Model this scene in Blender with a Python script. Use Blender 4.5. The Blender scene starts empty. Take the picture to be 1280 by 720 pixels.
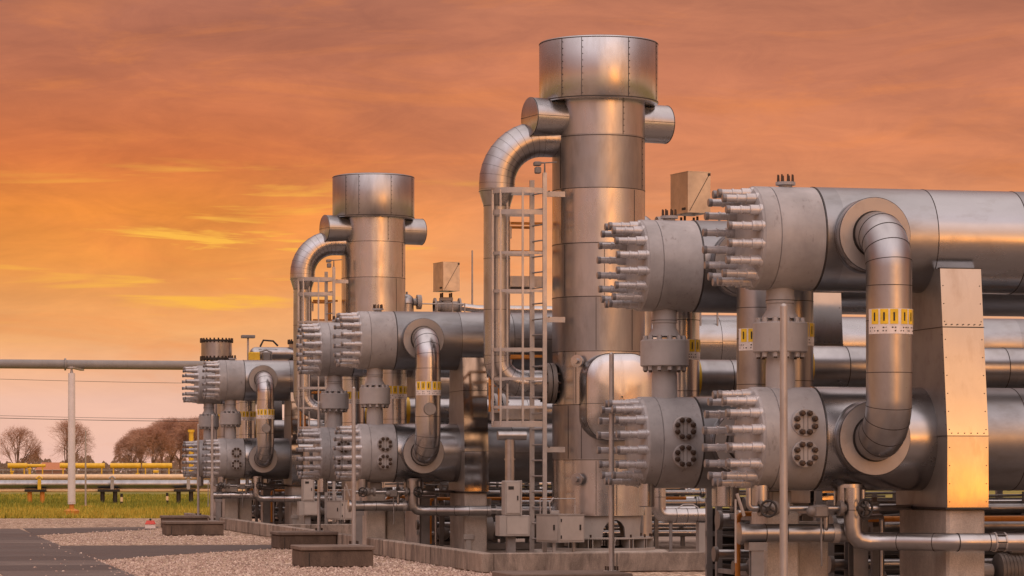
import bpy, math, random
from mathutils import Vector, Matrix
R = math.radians
rnd = random.Random(7)
S = bpy.context.scene
COL = S.collection

# ------------------------------------------------------------------ frame of the plant
TH = math.atan(0.2206)                       # the headers run TH off the picture plane
CA, SA = math.cos(TH), math.sin(TH)
AX = Vector((CA, SA, 0)); RX = Vector((-SA, CA, 0))
BAY0 = Vector((2.58, 31.4, 0))
BAY = [BAY0, BAY0 + Vector((-5.40, 24.5, 0)), BAY0 + Vector((-10.80, 49.0, 0))]
CAMH = 1.6

# ------------------------------------------------------------------ materials
def nm(name):
    m = bpy.data.materials.new(name); m.use_nodes = True
    nt = m.node_tree
    return m, nt, nt.nodes['Principled BSDF']

def N(nt, t, **kw):
    n = nt.nodes.new(t)
    for k, v in kw.items(): setattr(n, k, v)
    return n

def ramp(nt, src, stops, interp='LINEAR'):
    r = N(nt, 'ShaderNodeValToRGB'); e = r.color_ramp.elements
    r.color_ramp.interpolation = interp
    while len(e) < len(stops): e.new(0.5)
    for el, (p, c) in zip(e, stops):
        el.position = p; el.color = (*c, 1) if len(c) == 3 else c
    nt.links.new(src, r.inputs[0]); return r

def noise(nt, vec, scale, detail=4, rough=.55, dist=0):
    n = N(nt, 'ShaderNodeTexNoise'); n.inputs['Scale'].default_value = scale
    n.inputs['Detail'].default_value = detail; n.inputs['Roughness'].default_value = rough
    n.inputs['Distortion'].default_value = dist
    if vec is not None: nt.links.new(vec, n.inputs['Vector'])
    return n

def coords(nt, scale=(1, 1, 1), kind='Object', shift=True):
    tc = N(nt, 'ShaderNodeTexCoord'); mp = N(nt, 'ShaderNodeMapping')
    mp.inputs['Scale'].default_value = scale
    if shift:                                     # every object gets its own wear
        oi = N(nt, 'ShaderNodeObjectInfo'); va = N(nt, 'ShaderNodeVectorMath'); va.operation = 'ADD'
        sc_ = N(nt, 'ShaderNodeVectorMath'); sc_.operation = 'SCALE'; sc_.inputs[0].default_value = (1, 1.7, .6)
        nt.links.new(mth(nt, 'MULTIPLY', oi.outputs['Random'], 31.0), sc_.inputs['Scale'])
        nt.links.new(tc.outputs[kind], va.inputs[0]); nt.links.new(sc_.outputs[0], va.inputs[1]); nt.links.new(va.outputs[0], mp.inputs['Vector'])
    else: nt.links.new(tc.outputs[kind], mp.inputs['Vector'])
    return mp.outputs['Vector']

def mth(nt, op, a, b=None, c=None, clamp=False):
    m = N(nt, 'ShaderNodeMath'); m.operation = op; m.use_clamp = clamp
    for i, v in enumerate((a, b, c)):
        if v is None: continue
        if isinstance(v, (int, float)): m.inputs[i].default_value = v
        else: nt.links.new(v, m.inputs[i])
    return m.outputs[0]

def mixc(nt, fac, a, b, blend='MIX'):
    m = N(nt, 'ShaderNodeMix'); m.data_type = 'RGBA'; m.blend_type = blend
    for s, v in ((m.inputs[0], fac), (m.inputs[6], a), (m.inputs[7], b)):
        if isinstance(v, (int, float)): s.default_value = v
        elif isinstance(v, tuple): s.default_value = (*v, 1)
        else: nt.links.new(v, s)
    return m.outputs[2]

def mat_clad(name, base, axis, cell, rough=(.2, .36), streak=(1, 1, 1), dent=.05, off=0.0, metal=1.0):
    """sheet steel: every sheet (a cell along AXIS) has its own tone and polish"""
    m, nt, b = nm(name)
    L = nt.links.new
    tc = N(nt, 'ShaderNodeTexCoord')
    sep = N(nt, 'ShaderNodeSeparateXYZ'); L(tc.outputs['Object'], sep.inputs[0])
    oi = N(nt, 'ShaderNodeObjectInfo')
    c = mth(nt, 'FLOOR', mth(nt, 'DIVIDE', mth(nt, 'ADD', sep.outputs[axis], off), cell))
    c = mth(nt, 'ADD', c, mth(nt, 'MULTIPLY', oi.outputs['Random'], 37.0))
    w = N(nt, 'ShaderNodeTexWhiteNoise'); w.noise_dimensions = '1D'; L(c, w.inputs['W'])
    v = coords(nt, streak)
    n1 = noise(nt, v, 2.2, 6, .6, .4)
    n2 = noise(nt, coords(nt, streak), 5, 5, .6)
    n3 = noise(nt, coords(nt), .9, 2, .5)
    t = mth(nt, 'ADD', mth(nt, 'MULTIPLY', n1.outputs[0], .55), mth(nt, 'MULTIPLY', w.outputs['Value'], .45))
    d = tuple(x * .66 for x in base); h = tuple(min(1, x * 1.15) for x in base)
    r = ramp(nt, t, [(.25, d), (.5, base), (.75, h)])
    grime = ramp(nt, n2.outputs[0], [(.52, (1, 1, 1)), (.8, (.66, .58, .50))])
    L(mixc(nt, .55, r.outputs[0], grime.outputs[0], 'MULTIPLY'), b.inputs['Base Color'])
    rr = N(nt, 'ShaderNodeMapRange'); L(t, rr.inputs[0])
    rr.inputs[1].default_value = .25; rr.inputs[2].default_value = .75
    rr.inputs[3].default_value = rough[1]; rr.inputs[4].default_value = rough[0]
    L(mth(nt, 'ADD', rr.outputs[0], mth(nt, 'MULTIPLY', mth(nt, 'SUBTRACT', n2.outputs[0], .5), .16)), b.inputs['Roughness'])
    b.inputs['Metallic'].default_value = metal
    bp = N(nt, 'ShaderNodeBump'); bp.inputs['Strength'].default_value = dent; bp.inputs['Distance'].default_value = .25
    hgt = mth(nt, 'ADD', n3.outputs[0], mth(nt, 'MULTIPLY', n2.outputs[0], .02))
    L(hgt, bp.inputs['Height']); L(bp.outputs[0], b.inputs['Normal'])
    return m

def mat_paint(name, base, rough=.45, var=.22, metal=0.0, dirt=(.4, .33, .28), spot=.35):
    m, nt, b = nm(name); L = nt.links.new
    n1 = noise(nt, coords(nt), 3, 5, .6); n2 = noise(nt, coords(nt, (1, 1, .35)), 11, 6, .7)
    lo = tuple(x * (1 - var) for x in base); hi = tuple(min(1, x * (1 + var)) for x in base)
    r = ramp(nt, n1.outputs[0], [(.3, lo), (.7, hi)])
    g = ramp(nt, n2.outputs[0], [(.58, (1, 1, 1)), (.75, dirt)])
    L(mixc(nt, spot, r.outputs[0], g.outputs[0], 'MULTIPLY'), b.inputs['Base Color'])
    L(ramp(nt, n2.outputs[0], [(.3, (rough * .8,) * 3), (.7, (min(1, rough * 1.3),) * 3)]).outputs[0], b.inputs['Roughness'])
    b.inputs['Metallic'].default_value = metal
    bp = N(nt, 'ShaderNodeBump'); bp.inputs['Strength'].default_value = .12; bp.inputs['Distance'].default_value = .01
    L(n2.outputs[0], bp.inputs['Height']); L(bp.outputs[0], b.inputs['Normal'])
    return m

def mat_concrete(name, base, stain=(.16, .13, .11), amount=.75, streak=7.0):
    m, nt, b = nm(name); L = nt.links.new
    n1 = noise(nt, coords(nt, (1, 1, .34)), streak * .55, 9, .72, .5)
    n2 = noise(nt, coords(nt), 2.0, 5, .65); n3 = noise(nt, coords(nt), 60, 4, .7)
    r = ramp(nt, n2.outputs[0], [(.3, tuple(x * .72 for x in base)), (.7, tuple(x * 1.12 for x in base))])
    s = ramp(nt, n1.outputs[0], [(.40, (0, 0, 0)), (.74, (1, 1, 1))])
    c = mixc(nt, mth(nt, 'MULTIPLY', s.outputs[0], amount), r.outputs[0], stain)
    g = ramp(nt, n3.outputs[0], [(.3, (.75, .75, .75)), (.7, (1.1, 1.1, 1.1))])
    L(mixc(nt, 1.0, c, g.outputs[0], 'MULTIPLY'), b.inputs['Base Color'])
    b.inputs['Roughness'].default_value = .9
    bp = N(nt, 'ShaderNodeBump'); bp.inputs['Strength'].default_value = .5; bp.inputs['Distance'].default_value = .01
    L(n3.outputs[0], bp.inputs['Height']); L(bp.outputs[0], b.inputs['Normal'])
    return m

def mat_plain(name, base, rough=.6, metal=0.0):
    m, nt, b = nm(name); L = nt.links.new
    n = noise(nt, coords(nt), 9, 4, .6)
    r = ramp(nt, n.outputs[0], [(.3, tuple(x * .8 for x in base)), (.7, tuple(min(1, x * 1.15) for x in base))])
    L(r.outputs[0], b.inputs['Base Color'])
    b.inputs['Roughness'].default_value = rough; b.inputs['Metallic'].default_value = metal
    return m

STEEL = (.44, .44, .45)
M = {}
M['vessel'] = mat_clad('vessel_cladding', (.345, .35, .365), 0, 1.05, (.22, .42), (.5, 1, 1), .06, .13)
M['tower'] = mat_clad('tower_cladding', STEEL, 2, 1.003, (.22, .40), (1, 1, .3), .10, .18)
M['cap'] = mat_clad('cap_cladding', STEEL, 2, 60, (.22, .38), (1, 1, .3), .07, 20)
M['pipe'] = mat_clad('pipe_cladding', (.42, .42, .435), 2, 60, (.2, .38), (1, 1, .5), .06, 20)
M['panel'] = mat_clad('panel_cladding', (.40, .385, .375), 2, 1.18, (.05, .15), (1, 1, .4), .022, .38)
M['disc'] = mat_clad('disc_sheet', (.36, .335, .315), 2, 60, (.42, .55), (1, 1, 1), .02, 20, .4)
M['smallpipe'] = mat_clad('small_pipe_cladding', (.42, .415, .42), 0, 60, (.24, .38), (1, 1, 1), .04, 20)
M['seam'] = mat_plain('seam_sealant', (.05, .042, .038), .6, .3)
M['head'] = mat_paint('head_paint', (.335, .335, .345), .42, .20, 0, (.36, .29, .25), .75)
M['stud'] = mat_paint('stud_paint', (.50, .50, .52), .28, .16, .30, (.4, .34, .3), .5)
M['studtip'] = mat_paint('stud_tip_paint', (.20, .195, .205), .35, .1, .3)
M['bolt'] = mat_plain('bolt_steel', (.06, .04, .03), .45, .4)
M['flange'] = mat_paint('flange_paint', (.36, .35, .35), .45, .12, 0, (.55, .48, .42), .35)
M['grey'] = mat_paint('cabinet_paint', (.34, .315, .29), .5, .1, 0, (.6, .5, .42), .4)
M['greypipe'] = mat_paint('overhead_pipe_paint', (.24, .23, .22), .45, .1)
M['greylight'] = mat_paint('cabinet_door_paint', (.42, .385, .35), .42, .1, 0, (.6, .5, .42), .4)
M['greydark'] = mat_paint('post_paint', (.20, .19, .185), .55, .2)
M['galv'] = mat_paint('galvanised_steel', (.42, .40, .385), .42, .15, .55, (.55, .45, .38), .4)
M['flangedark'] = mat_paint('valve_paint', (.16, .145, .135), .45, .2)
M['dark'] = mat_plain('dark_steel', (.035, .032, .030), .5, .4)
M['orange'] = mat_paint('orange_paint_and_glow', (.62, .24, .035), .45, .15, 0, (.5, .35, .25), .5)  # also stands for orange glow on the bundle line and first trestle legs
M['yellow'] = mat_paint('yellow_paint_and_light', (.78, .50, .04), .45, .12, 0, (.6, .5, .4), .3)  # also carries the yellow light on the instrument mast box
M['white'] = mat_paint('white_paint', (.74, .69, .66), .5, .06, 0, (.7, .62, .55), .3)
M['red'] = mat_plain('red_paint', (.62, .07, .045), .5)
M['black'] = mat_plain('black_print', (.02, .018, .016), .6)
M['label_yellow'] = mat_plain('yellow_label', (.82, .55, .03), .5)
M['label_white'] = mat_plain('white_label', (.78, .72, .68), .5)
M['conc'] = mat_concrete('concrete', (.58, .515, .45), (.15, .12, .10), .55, 4)
M['kerb'] = mat_concrete('kerb_concrete', (.42, .345, .285), (.07, .055, .046), 1.0, 6)
M['kerbface'] = M['kerb']
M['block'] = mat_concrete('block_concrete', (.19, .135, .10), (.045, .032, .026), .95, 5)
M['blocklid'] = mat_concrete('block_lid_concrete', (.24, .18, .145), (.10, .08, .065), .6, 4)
M['beige'] = mat_paint('beige_pipe_paint', (.82, .60, .36), .45, .1)
M['bark'] = mat_plain('tree_bark', (.22, .14, .10), .9)
M['twig'] = mat_plain('twig_bark', (.46, .265, .18), .9)
M['brick'] = mat_plain('house_brick', (.30, .16, .11), .85)
M['rooftile'] = mat_plain('roof_tile', (.50, .20, .09), .8)
M['hedge'] = mat_plain('hedge_leaf', (.28, .20, .15), .95)

def mat_gravel():
    m, nt, b = nm('gravel'); L = nt.links.new
    v = coords(nt)
    vo = N(nt, 'ShaderNodeTexVoronoi'); vo.inputs['Scale'].default_value = 15; L(v, vo.inputs['Vector'])
    vd = N(nt, 'ShaderNodeTexVoronoi'); vd.feature = 'DISTANCE_TO_EDGE'; vd.inputs['Scale'].default_value = 15; L(v, vd.inputs['Vector'])
    sep = N(nt, 'ShaderNodeSeparateColor'); L(vo.outputs['Color'], sep.inputs[0])
    r = ramp(nt, sep.outputs[0], [(0, (.07, .042, .03)), (.28, (.28, .175, .115)), (.6, (.58, .41, .29)), (1, (.92, .77, .61))])
    e = ramp(nt, vd.outputs['Distance'], [(0, (.35, .30, .27)), (.10, (1, 1, 1))])
    n = noise(nt, v, .7, 5, .6)
    g = ramp(nt, n.outputs[0], [(.3, (.74, .70, .67)), (.7, (1.12, 1.10, 1.06))])
    c = mixc(nt, 1, r.outputs[0], e.outputs[0], 'MULTIPLY')
    L(mixc(nt, 1, c, g.outputs[0], 'MULTIPLY'), b.inputs['Base Color'])
    b.inputs['Roughness'].default_value = .85
    bp = N(nt, 'ShaderNodeBump'); bp.inputs['Strength'].default_value = .8; bp.inputs['Distance'].default_value = .025
    L(mth(nt, 'MINIMUM', vd.outputs['Distance'], .25), bp.inputs['Height']); L(bp.outputs[0], b.inputs['Normal'])
    return m
M['gravel'] = mat_gravel()

def mat_stone():
    m, nt, b = nm('pebble_stone'); L = nt.links.new
    g = N(nt, 'ShaderNodeNewGeometry')
    r = ramp(nt, g.outputs['Random Per Island'], [(0, (.20, .125, .10)), (.3, (.40, .28, .225)), (.65, (.50, .37, .30)), (1, (.70, .58, .48))])
    L(r.outputs[0], b.inputs['Base Color']); b.inputs['Roughness'].default_value = .8
    return m
M['stone'] = mat_stone()

def mat_path(name='asphalt_path', slab=2.6):
    m, nt, b = nm(name); L = nt.links.new
    tc = N(nt, 'ShaderNodeTexCoord'); mp = N(nt, 'ShaderNodeMapping'); mp.inputs['Rotation'].default_value = (0, 0, -TH); L(tc.outputs['Object'], mp.inputs['Vector'])
    sp = N(nt, 'ShaderNodeSeparateXYZ'); L(mp.outputs[0], sp.inputs[0])
    q = mth(nt, 'DIVIDE', sp.outputs[1], slab); fl = mth(nt, 'FLOOR', q)
    w = N(nt, 'ShaderNodeTexWhiteNoise'); w.noise_dimensions = '1D'; L(fl, w.inputs['W'])
    n1 = noise(nt, coords(nt, (.5, .8, 1)), .9, 7, .68, .6); n2 = noise(nt, coords(nt), 40, 4, .7)
    t = mth(nt, 'ADD', mth(nt, 'MULTIPLY', n1.outputs[0], .75), mth(nt, 'MULTIPLY', w.outputs['Value'], .25))
    r = ramp(nt, t, [(.28, (.045, .034, .030)), (.46, (.085, .067, .060)), (.60, (.125, .10, .088)), (.74, (.23, .185, .155))])
    fr = mth(nt, 'FRACT', q); jt = mth(nt, 'LESS_THAN', fr, .018)
    c = mixc(nt, mth(nt, 'MULTIPLY', jt, .75), r.outputs[0], (.025, .02, .018))
    g = ramp(nt, n2.outputs[0], [(.3, (.7, .7, .7)), (.7, (1.25, 1.25, 1.25))])
    L(mixc(nt, 1, c, g.outputs[0], 'MULTIPLY'), b.inputs['Base Color'])
    L(ramp(nt, n1.outputs[0], [(.3, (.45,) * 3), (.7, (.8,) * 3)]).outputs[0], b.inputs['Roughness'])
    bp = N(nt, 'ShaderNodeBump'); bp.inputs['Strength'].default_value = .5; bp.inputs['Distance'].default_value = .012
    L(n2.outputs[0], bp.inputs['Height']); L(bp.outputs[0], b.inputs['Normal'])
    return m
M['path'] = mat_path()
M['path_cross'] = mat_path('asphalt_cross_path', 40)

def mat_soil():
    m, nt, b = nm('meadow_soil'); L = nt.links.new
    n1 = noise(nt, coords(nt, (1, .25, 1)), .22, 6, .6); n2 = noise(nt, coords(nt), 4, 5, .7)
    r = ramp(nt, n1.outputs[0], [(.3, (.16, .17, .025)), (.55, (.30, .25, .04)), (.75, (.44, .31, .06))])
    g = ramp(nt, n2.outputs[0], [(.3, (.6, .6, .6)), (.7, (1.15, 1.15, 1.15))])
    L(mixc(nt, 1, r.outputs[0], g.outputs[0], 'MULTIPLY'), b.inputs['Base Color'])
    b.inputs['Roughness'].default_value = .95
    return m
M['soil'] = mat_soil()

def mat_grass():
    m, nt, b = nm('grass_blade'); L = nt.links.new
    g = N(nt, 'ShaderNodeNewGeometry')
    n1 = noise(nt, coords(nt, (1, .3, 1)), .2, 4, .6)
    sy = N(nt, 'ShaderNodeSeparateXYZ'); L(coords(nt, shift=False), sy.inputs[0])
    mow = N(nt, 'ShaderNodeMapRange'); mow.interpolation_type = 'SMOOTHSTEP'; L(mth(nt, 'ADD', sy.outputs[1], mth(nt, 'MULTIPLY', n1.outputs[0], 14.0)), mow.inputs[0]); mow.inputs[1].default_value = 132; mow.inputs[2].default_value = 116; mow.inputs[3].default_value = -.10; mow.inputs[4].default_value = .16
    t = mth(nt, 'ADD', mth(nt, 'ADD', mth(nt, 'MULTIPLY', g.outputs['Random Per Island'], .45), mth(nt, 'MULTIPLY', n1.outputs[0], .6)), mow.outputs[0])
    r = ramp(nt, t, [(.2, (.13, .17, .015)), (.5, (.30, .29, .03)), (.8, (.62, .45, .06))])
    L(r.outputs[0], b.inputs['Base Color']); b.inputs['Roughness'].default_value = .8
    return m
M['grass'] = mat_grass()

def mat_slab():
    m, nt, b = nm('bund_floor'); L = nt.links.new
    n1 = noise(nt, coords(nt), .9, 6, .65); n2 = noise(nt, coords(nt), 30, 4, .7)
    r = ramp(nt, n1.outputs[0], [(.3, (.16, .125, .10)), (.7, (.38, .30, .245))])
    L(r.outputs[0], b.inputs['Base Color']); b.inputs['Roughness'].default_value = .9
    return m
M['slab'] = mat_slab()

# ------------------------------------------------------------------ mesh builder
class MB:
    def __init__(s): s.v = []; s.f = []; s.m = []; s.sm = []
    def add(s, vs, fs, mat=0, smooth=True):
        o = len(s.v); s.v += [Vector(x) for x in vs]
        for f in fs: s.f.append([i + o for i in f]); s.m.append(mat); s.sm.append(smooth)
        return s
    def box(s, c, d, mat=0, rot=None):
        hx, hy, hz = d[0] / 2, d[1] / 2, d[2] / 2
        vs = [Vector((x, y, z)) for x in (-hx, hx) for y in (-hy, hy) for z in (-hz, hz)]
        if rot is not None: vs = [rot @ q for q in vs]
        vs = [q + Vector(c) for q in vs]
        return s.add(vs, [(0, 1, 3, 2), (4, 6, 7, 5), (0, 4, 5, 1), (2, 3, 7, 6), (0, 2, 6, 4), (1, 5, 7, 3)], mat, False)
    def bbox(s, c, d, bev=.01, mat=0):
        """box with chamfered vertical and horizontal edges"""
        hx, hy, hz = d[0] / 2, d[1] / 2, d[2] / 2; b = min(bev, hx * .4, hy * .4, hz * .4)
        rings = []
        for z, ins in ((-hz, b), (-hz + b, 0), (hz - b, 0), (hz, b)):
            x, y = hx - ins, hy - ins
            rings.append([Vector(c) + Vector(p) for p in ((-x + b, -y, z), (x - b, -y, z), (x, -y + b, z), (x, y - b, z), (x - b, y, z), (-x + b, y, z), (-x, y - b, z), (-x, -y + b, z))])
        vs = sum(rings, []); fs = [tuple(range(7, -1, -1)), tuple(range(24, 32))]
        for k in range(3):
            for i in range(8):
                j = (i + 1) % 8; fs.append((k * 8 + i, k * 8 + j, k * 8 + 8 + j, k * 8 + 8 + i))
        return s.add(vs, fs, mat, False)
    def lathe(s, o, axis, prof, n=32, mat=0, caps=True, mats=None):
        """prof: (distance along axis, radius)"""
        o = Vector(o); a = Vector(axis).normalized()
        x = a.orthogonal().normalized(); y = a.cross(x)
        vs = []
        for t, r in prof:
            for i in range(n):
                an = 2 * math.pi * i / n
                vs.append(o + a * t + (x * math.cos(an) + y * math.sin(an)) * max(r, 1e-4))
        for k in range(len(prof) - 1):
            fs = []
            for i in range(n):
                j = (i + 1) % n; fs.append((k * n + i, k * n + j, k * n + n + j, k * n + n + i))
            if k == 0: s.add(vs, fs, mats[k] if mats else mat); base = len(s.v) - len(vs)
            else:
                for f in fs: s.f.append([q + base for q in f]); s.m.append(mats[k] if mats else mat); s.sm.append(True)
        if caps:
            s.f.append([base + i for i in range(n - 1, -1, -1)]); s.m.append(mats[0] if mats else mat); s.sm.append(False)
            e = base + (len(prof) - 1) * n
            s.f.append([e + i for i in range(n)]); s.m.append(mats[-1] if mats else mat); s.sm.append(False)
        return s
    def cyl(s, p0, p1, r0, r1=None, n=16, mat=0, caps=True):
        p0 = Vector(p0); p1 = Vector(p1); d = p1 - p0
        return s.lathe(p0, d, [(0, r0), (d.length, r0 if r1 is None else r1)], n, mat, caps)
    def tube(s, pts, rad, n=12, mat=0, caps=True):
        P = [Vector(p) for p in pts]; K = len(P)
        if isinstance(rad, (int, float)): rad = [rad] * K
        T = []
        for i in range(K):
            d = (P[min(i + 1, K - 1)] - P[i]).normalized() + (P[i] - P[max(i - 1, 0)]).normalized()
            T.append(d.normalized())
        x = T[0].orthogonal().normalized(); vs = []
        for i in range(K):
            if i:
                q = T[i - 1].rotation_difference(T[i]); x = (q @ x)
            x = (x - T[i] * x.dot(T[i])).normalized(); y = T[i].cross(x)
            k = 1.0
            if 0 < i < K - 1:
                c = (P[i + 1] - P[i]).normalized().dot((P[i] - P[i - 1]).normalized())
            for j in range(n):
                an = 2 * math.pi * j / n
                vs.append(P[i] + (x * math.cos(an) + y * math.sin(an)) * rad[i])
        fs = []
        for i in range(K - 1):
            for j in range(n):
                l = (j + 1) % n; fs.append((i * n + j, i * n + l, i * n + n + l, i * n + n + j))
        s.add(vs, fs, mat)
        b = len(s.v) - len(vs)
        if caps:
            s.f.append([b + j for j in range(n - 1, -1, -1)]); s.m.append(mat); s.sm.append(False)
            e = b + (K - 1) * n; s.f.append([e + j for j in range(n)]); s.m.append(mat); s.sm.append(False)
        return s
    def ring(s, c, axis, r, w=.010, h=.004, n=32, mat=0):
        """thin proud band round a pipe (a lap seam)"""
        a = Vector(axis).normalized(); c = Vector(c) - a * w / 2
        return s.lathe(c, a, [(0, r - .002), (0, r + h), (w, r + h), (w, r - .002)], n, mat, False)
    def prism(s, poly, axis, d, mat=0, smooth=False):
        a = Vector(axis) * d; n = len(poly); P = [Vector(p) for p in poly]
        vs = P + [p + a for p in P]
        fs = [tuple(range(n - 1, -1, -1)), tuple(range(n, 2 * n))]
        s.add(vs, fs, mat, False)
        b = len(s.v) - 2 * n
        for i in range(n):
            j = (i + 1) % n; s.f.append([b + i, b + j, b + n + j, b + n + i]); s.m.append(mat); s.sm.append(smooth)
        return s
    def sphere(s, c, r, n=12, mat=0, sq=(1, 1, 1)):
        prof = []
        k = max(4, n // 2)
        for i in range(k + 1):
            t = math.pi * i / k; prof.append((-math.cos(t) * r * sq[2], math.sin(t) * r * sq[0]))
        return s.lathe(c, (0, 0, 1), prof, n, mat, False)

import bmesh
def link_mesh(name, mb, mats, off=Vector((0, 0, 0)), parent=None, angle=35):
    me = bpy.data.meshes.new(name)
    me.from_pydata([v - off for v in mb.v], [], mb.f)
    for m in (mats if isinstance(mats, (list, tuple)) else [mats]): me.materials.append(M[m])
    me.polygons.foreach_set('material_index', mb.m)
    me.polygons.foreach_set('use_smooth', mb.sm)
    bm = bmesh.new(); bm.from_mesh(me); bmesh.ops.recalc_face_normals(bm, faces=bm.faces); bm.to_mesh(me); bm.free()
    me.set_sharp_from_angle(angle=R(angle))
    me.update()
    o = bpy.data.objects.new(name, me); COL.objects.link(o)
    if parent is not None: o.parent = parent
    return o

def tag(o, label=None, cat=None, group=None, kind=None):
    for k, v in (('label', label), ('category', cat), ('group', group), ('kind', kind)):
        if v: o[k] = v
    return o

def children(o): return [c for c in KIDS.get(o.name, [])]
KIDS = {}

class Thing:
    """a thing built in bay coordinates (u along the headers, v away from the camera, z up)"""
    def __init__(s, name, label, cat, org, bay=None, group=None, rot=True):
        s.off = Vector(org); s.name = name
        e = bpy.data.objects.new(name, None); COL.objects.link(e); e.empty_display_size = .2
        s.bay = bay
        if bay is None: e.location = s.off
        else:
            b = BAY[bay]; e.location = b + AX * s.off.x + RX * s.off.y + Vector((0, 0, s.off.z)); e.rotation_euler.z = TH
        tag(e, label, cat, group); s.e = e; KIDS[e.name] = []
    def part(s, name, mb, mats, parent=None, label=None, angle=35):
        p = parent or s.e
        o = link_mesh(name, mb, mats, s.off, p, angle)
        KIDS.setdefault(p.name, []).append(o); KIDS[o.name] = []
        if label: o['label'] = label
        return o

def copy_tree(o, parent=None):
    c = o.copy(); COL.objects.link(c); KIDS[c.name] = []
    if parent is not None: c.parent = parent; KIDS[parent.name].append(c)
    for ch in children(o): copy_tree(ch, c)
    return c

def dup(src, dpos, label, drot=0, group=None):
    c = copy_tree(src); c.location = src.location + dpos; c.rotation_euler.z = src.rotation_euler.z + drot
    c['label'] = label
    if group: c['group'] = group
    return c

def uvw(du, dv, dz=0): return AX * du + RX * dv + Vector((0, 0, dz))
def bay_shift(a, b): return BAY[b] - BAY[a]

BAYN = ['towerless bay', 'tall tower bay', 'far bay']
PAIR = ['front', 'rear']
ROWV = 4.3
def units():
    for k in range(3):
        for p in range(2):
            yield k, p, bay_shift(0, k) + uvw((-.12 if p else 0) + (-.2 if k == 1 else 0), ROWV * p)

# ------------------------------------------------------------------ header vessels
ZU, ZL, RV = 4.14, 1.955, .565
NST = 16
def make_vessel(lower, length=16):
    z = ZL if lower else ZU
    t = Thing('header_vessel', 'x', 'pressure vessel', (0, 0, z), 0, 'studded header vessels of the gas plant')
    U = (1, 0, 0); O = Vector((0, 0, z))
    c = MB(); c.lathe(O, U, [(-.035, .40), (-.012, .515), (.0, .545), (.02, RV - .012), (.03, RV), (.195, RV), (.205, RV - .012)], 64)
    t.part('end_cover', c, 'head')
    h = MB(); h.lathe(O, U, [(.203, RV - .02), (.207, RV), (.70, RV), (.705, RV - .01)], 64, caps=False)
    if not lower:
        # low bolted nozzle on the crown
        h.lathe(O + Vector((.42, 0, RV - .03)), (0, 0, 1), [(0, .075), (.05, .075), (.052, .11), (.085, .11)], 20)
        for i in range(8):
            a = 2 * math.pi * i / 8; q = O + Vector((.42 + .085 * math.cos(a), .085 * math.sin(a), RV + .05))
            h.cyl(q, q + Vector((0, 0, .085)), .013, .009, 6, 1)
    t.part('head', h, ['head', 'bolt'])
    cl = MB(); cl.lathe(O, U, [(.703, RV - .03), (.708, RV + .006), (length, RV + .006)], 72)
    for i, q in enumerate((.715, 1.98, 3.02, 4.07, 5.12, 6.17, 7.22, 8.27, 9.32, 10.4)):
        cl.ring(O + Vector((q, 0, 0)), U, RV + .006, .009, .003, 72, 1)
    if not lower:                                     # a lap along the length and a bell-shaped dent cover
        for i in range(1, 7):
            cl.box((3.02 + 1.05 * i - .52, -(RV + .008) * .999, z + .03 * (i % 2)), (1.03, .008, .008), 1)
    else:
        for i in range(1, 6):
            cl.box((3.02 + 1.05 * i - .52, -(RV + .008), z), (1.03, .008, .008), 1)
    t.part('cladding', cl, ['vessel', 'seam'])
    for sgn, uu in ((-1, 1.18), (1, 1.05)):
        k = MB(); d = Vector((0, sgn, 0)); q = O + Vector((uu, 0, 0))
        k.lathe(q, d, [(.40, .40), (.76, .40), (.77, .395), (.77, .255), (.75, .25)], 56, caps=False, mats=[0, 0, 2, 2])
        k.ring(q + d * .755, d, .40, .009, .003, 56, 1)
        k.ring(q + d * .60, d, .40, .006, .002, 56, 1)
        k.ring(q + d * .772, d, .25, .02, .004, 48, 1)
        t.part('nozzle_collar', k, ['pipe', 'seam', 'disc'])
    for i in range(NST):
        a = 2 * math.pi * (i + .5) / NST
        q = O + Vector((0, .487 * math.cos(a), .487 * math.sin(a)))
        sb = MB(); sb.lathe(q, (-1, 0, 0), [(-.02, .070), (.012, .068), (.013, .058), (.115, .058), (.118, .043), (.20, .043), (.203, .050), (.222, .050), (.224, .041), (.338, .041), (.339, .046), (.374, .046), (.380, .039)], 18,
                            mats=[0] * 10 + [1, 1])
        t.part('stud', sb, ['stud', 'studtip'])
    if lower:
        for dz in (.168, -.168):
            f = MB(); a = math.asin(dz / RV); yy = -math.cos(a) * RV
            q = O + Vector((.46, yy + .10, dz)); d = (0, -1, 0)
            f.lathe(q, d, [(0, .148), (.05, .148), (.052, .140), (.066, .140), (.068, .148), (.135, .148), (.142, .142)], 32, mats=[0, 0, 2, 2, 0, 0])
            for i in range(8):
                b = 2 * math.pi * (i + .5) / 8; w = q + Vector((.108 * math.cos(b), -.14, .108 * math.sin(b)))
                f.lathe(w, d, [(0, .033), (.04, .033), (.046, .02), (.06, .018)], 6, 1)
            for i in (-1, 1): f.box(q + Vector((.024 * i, -.143, 0)), (.010, .006, .13), 2)
            t.part('inspection_flange', f, ['flange', 'bolt', 'greydark'])
    return t

V_up = make_vessel(False); V_lo = make_vessel(True)
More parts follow.
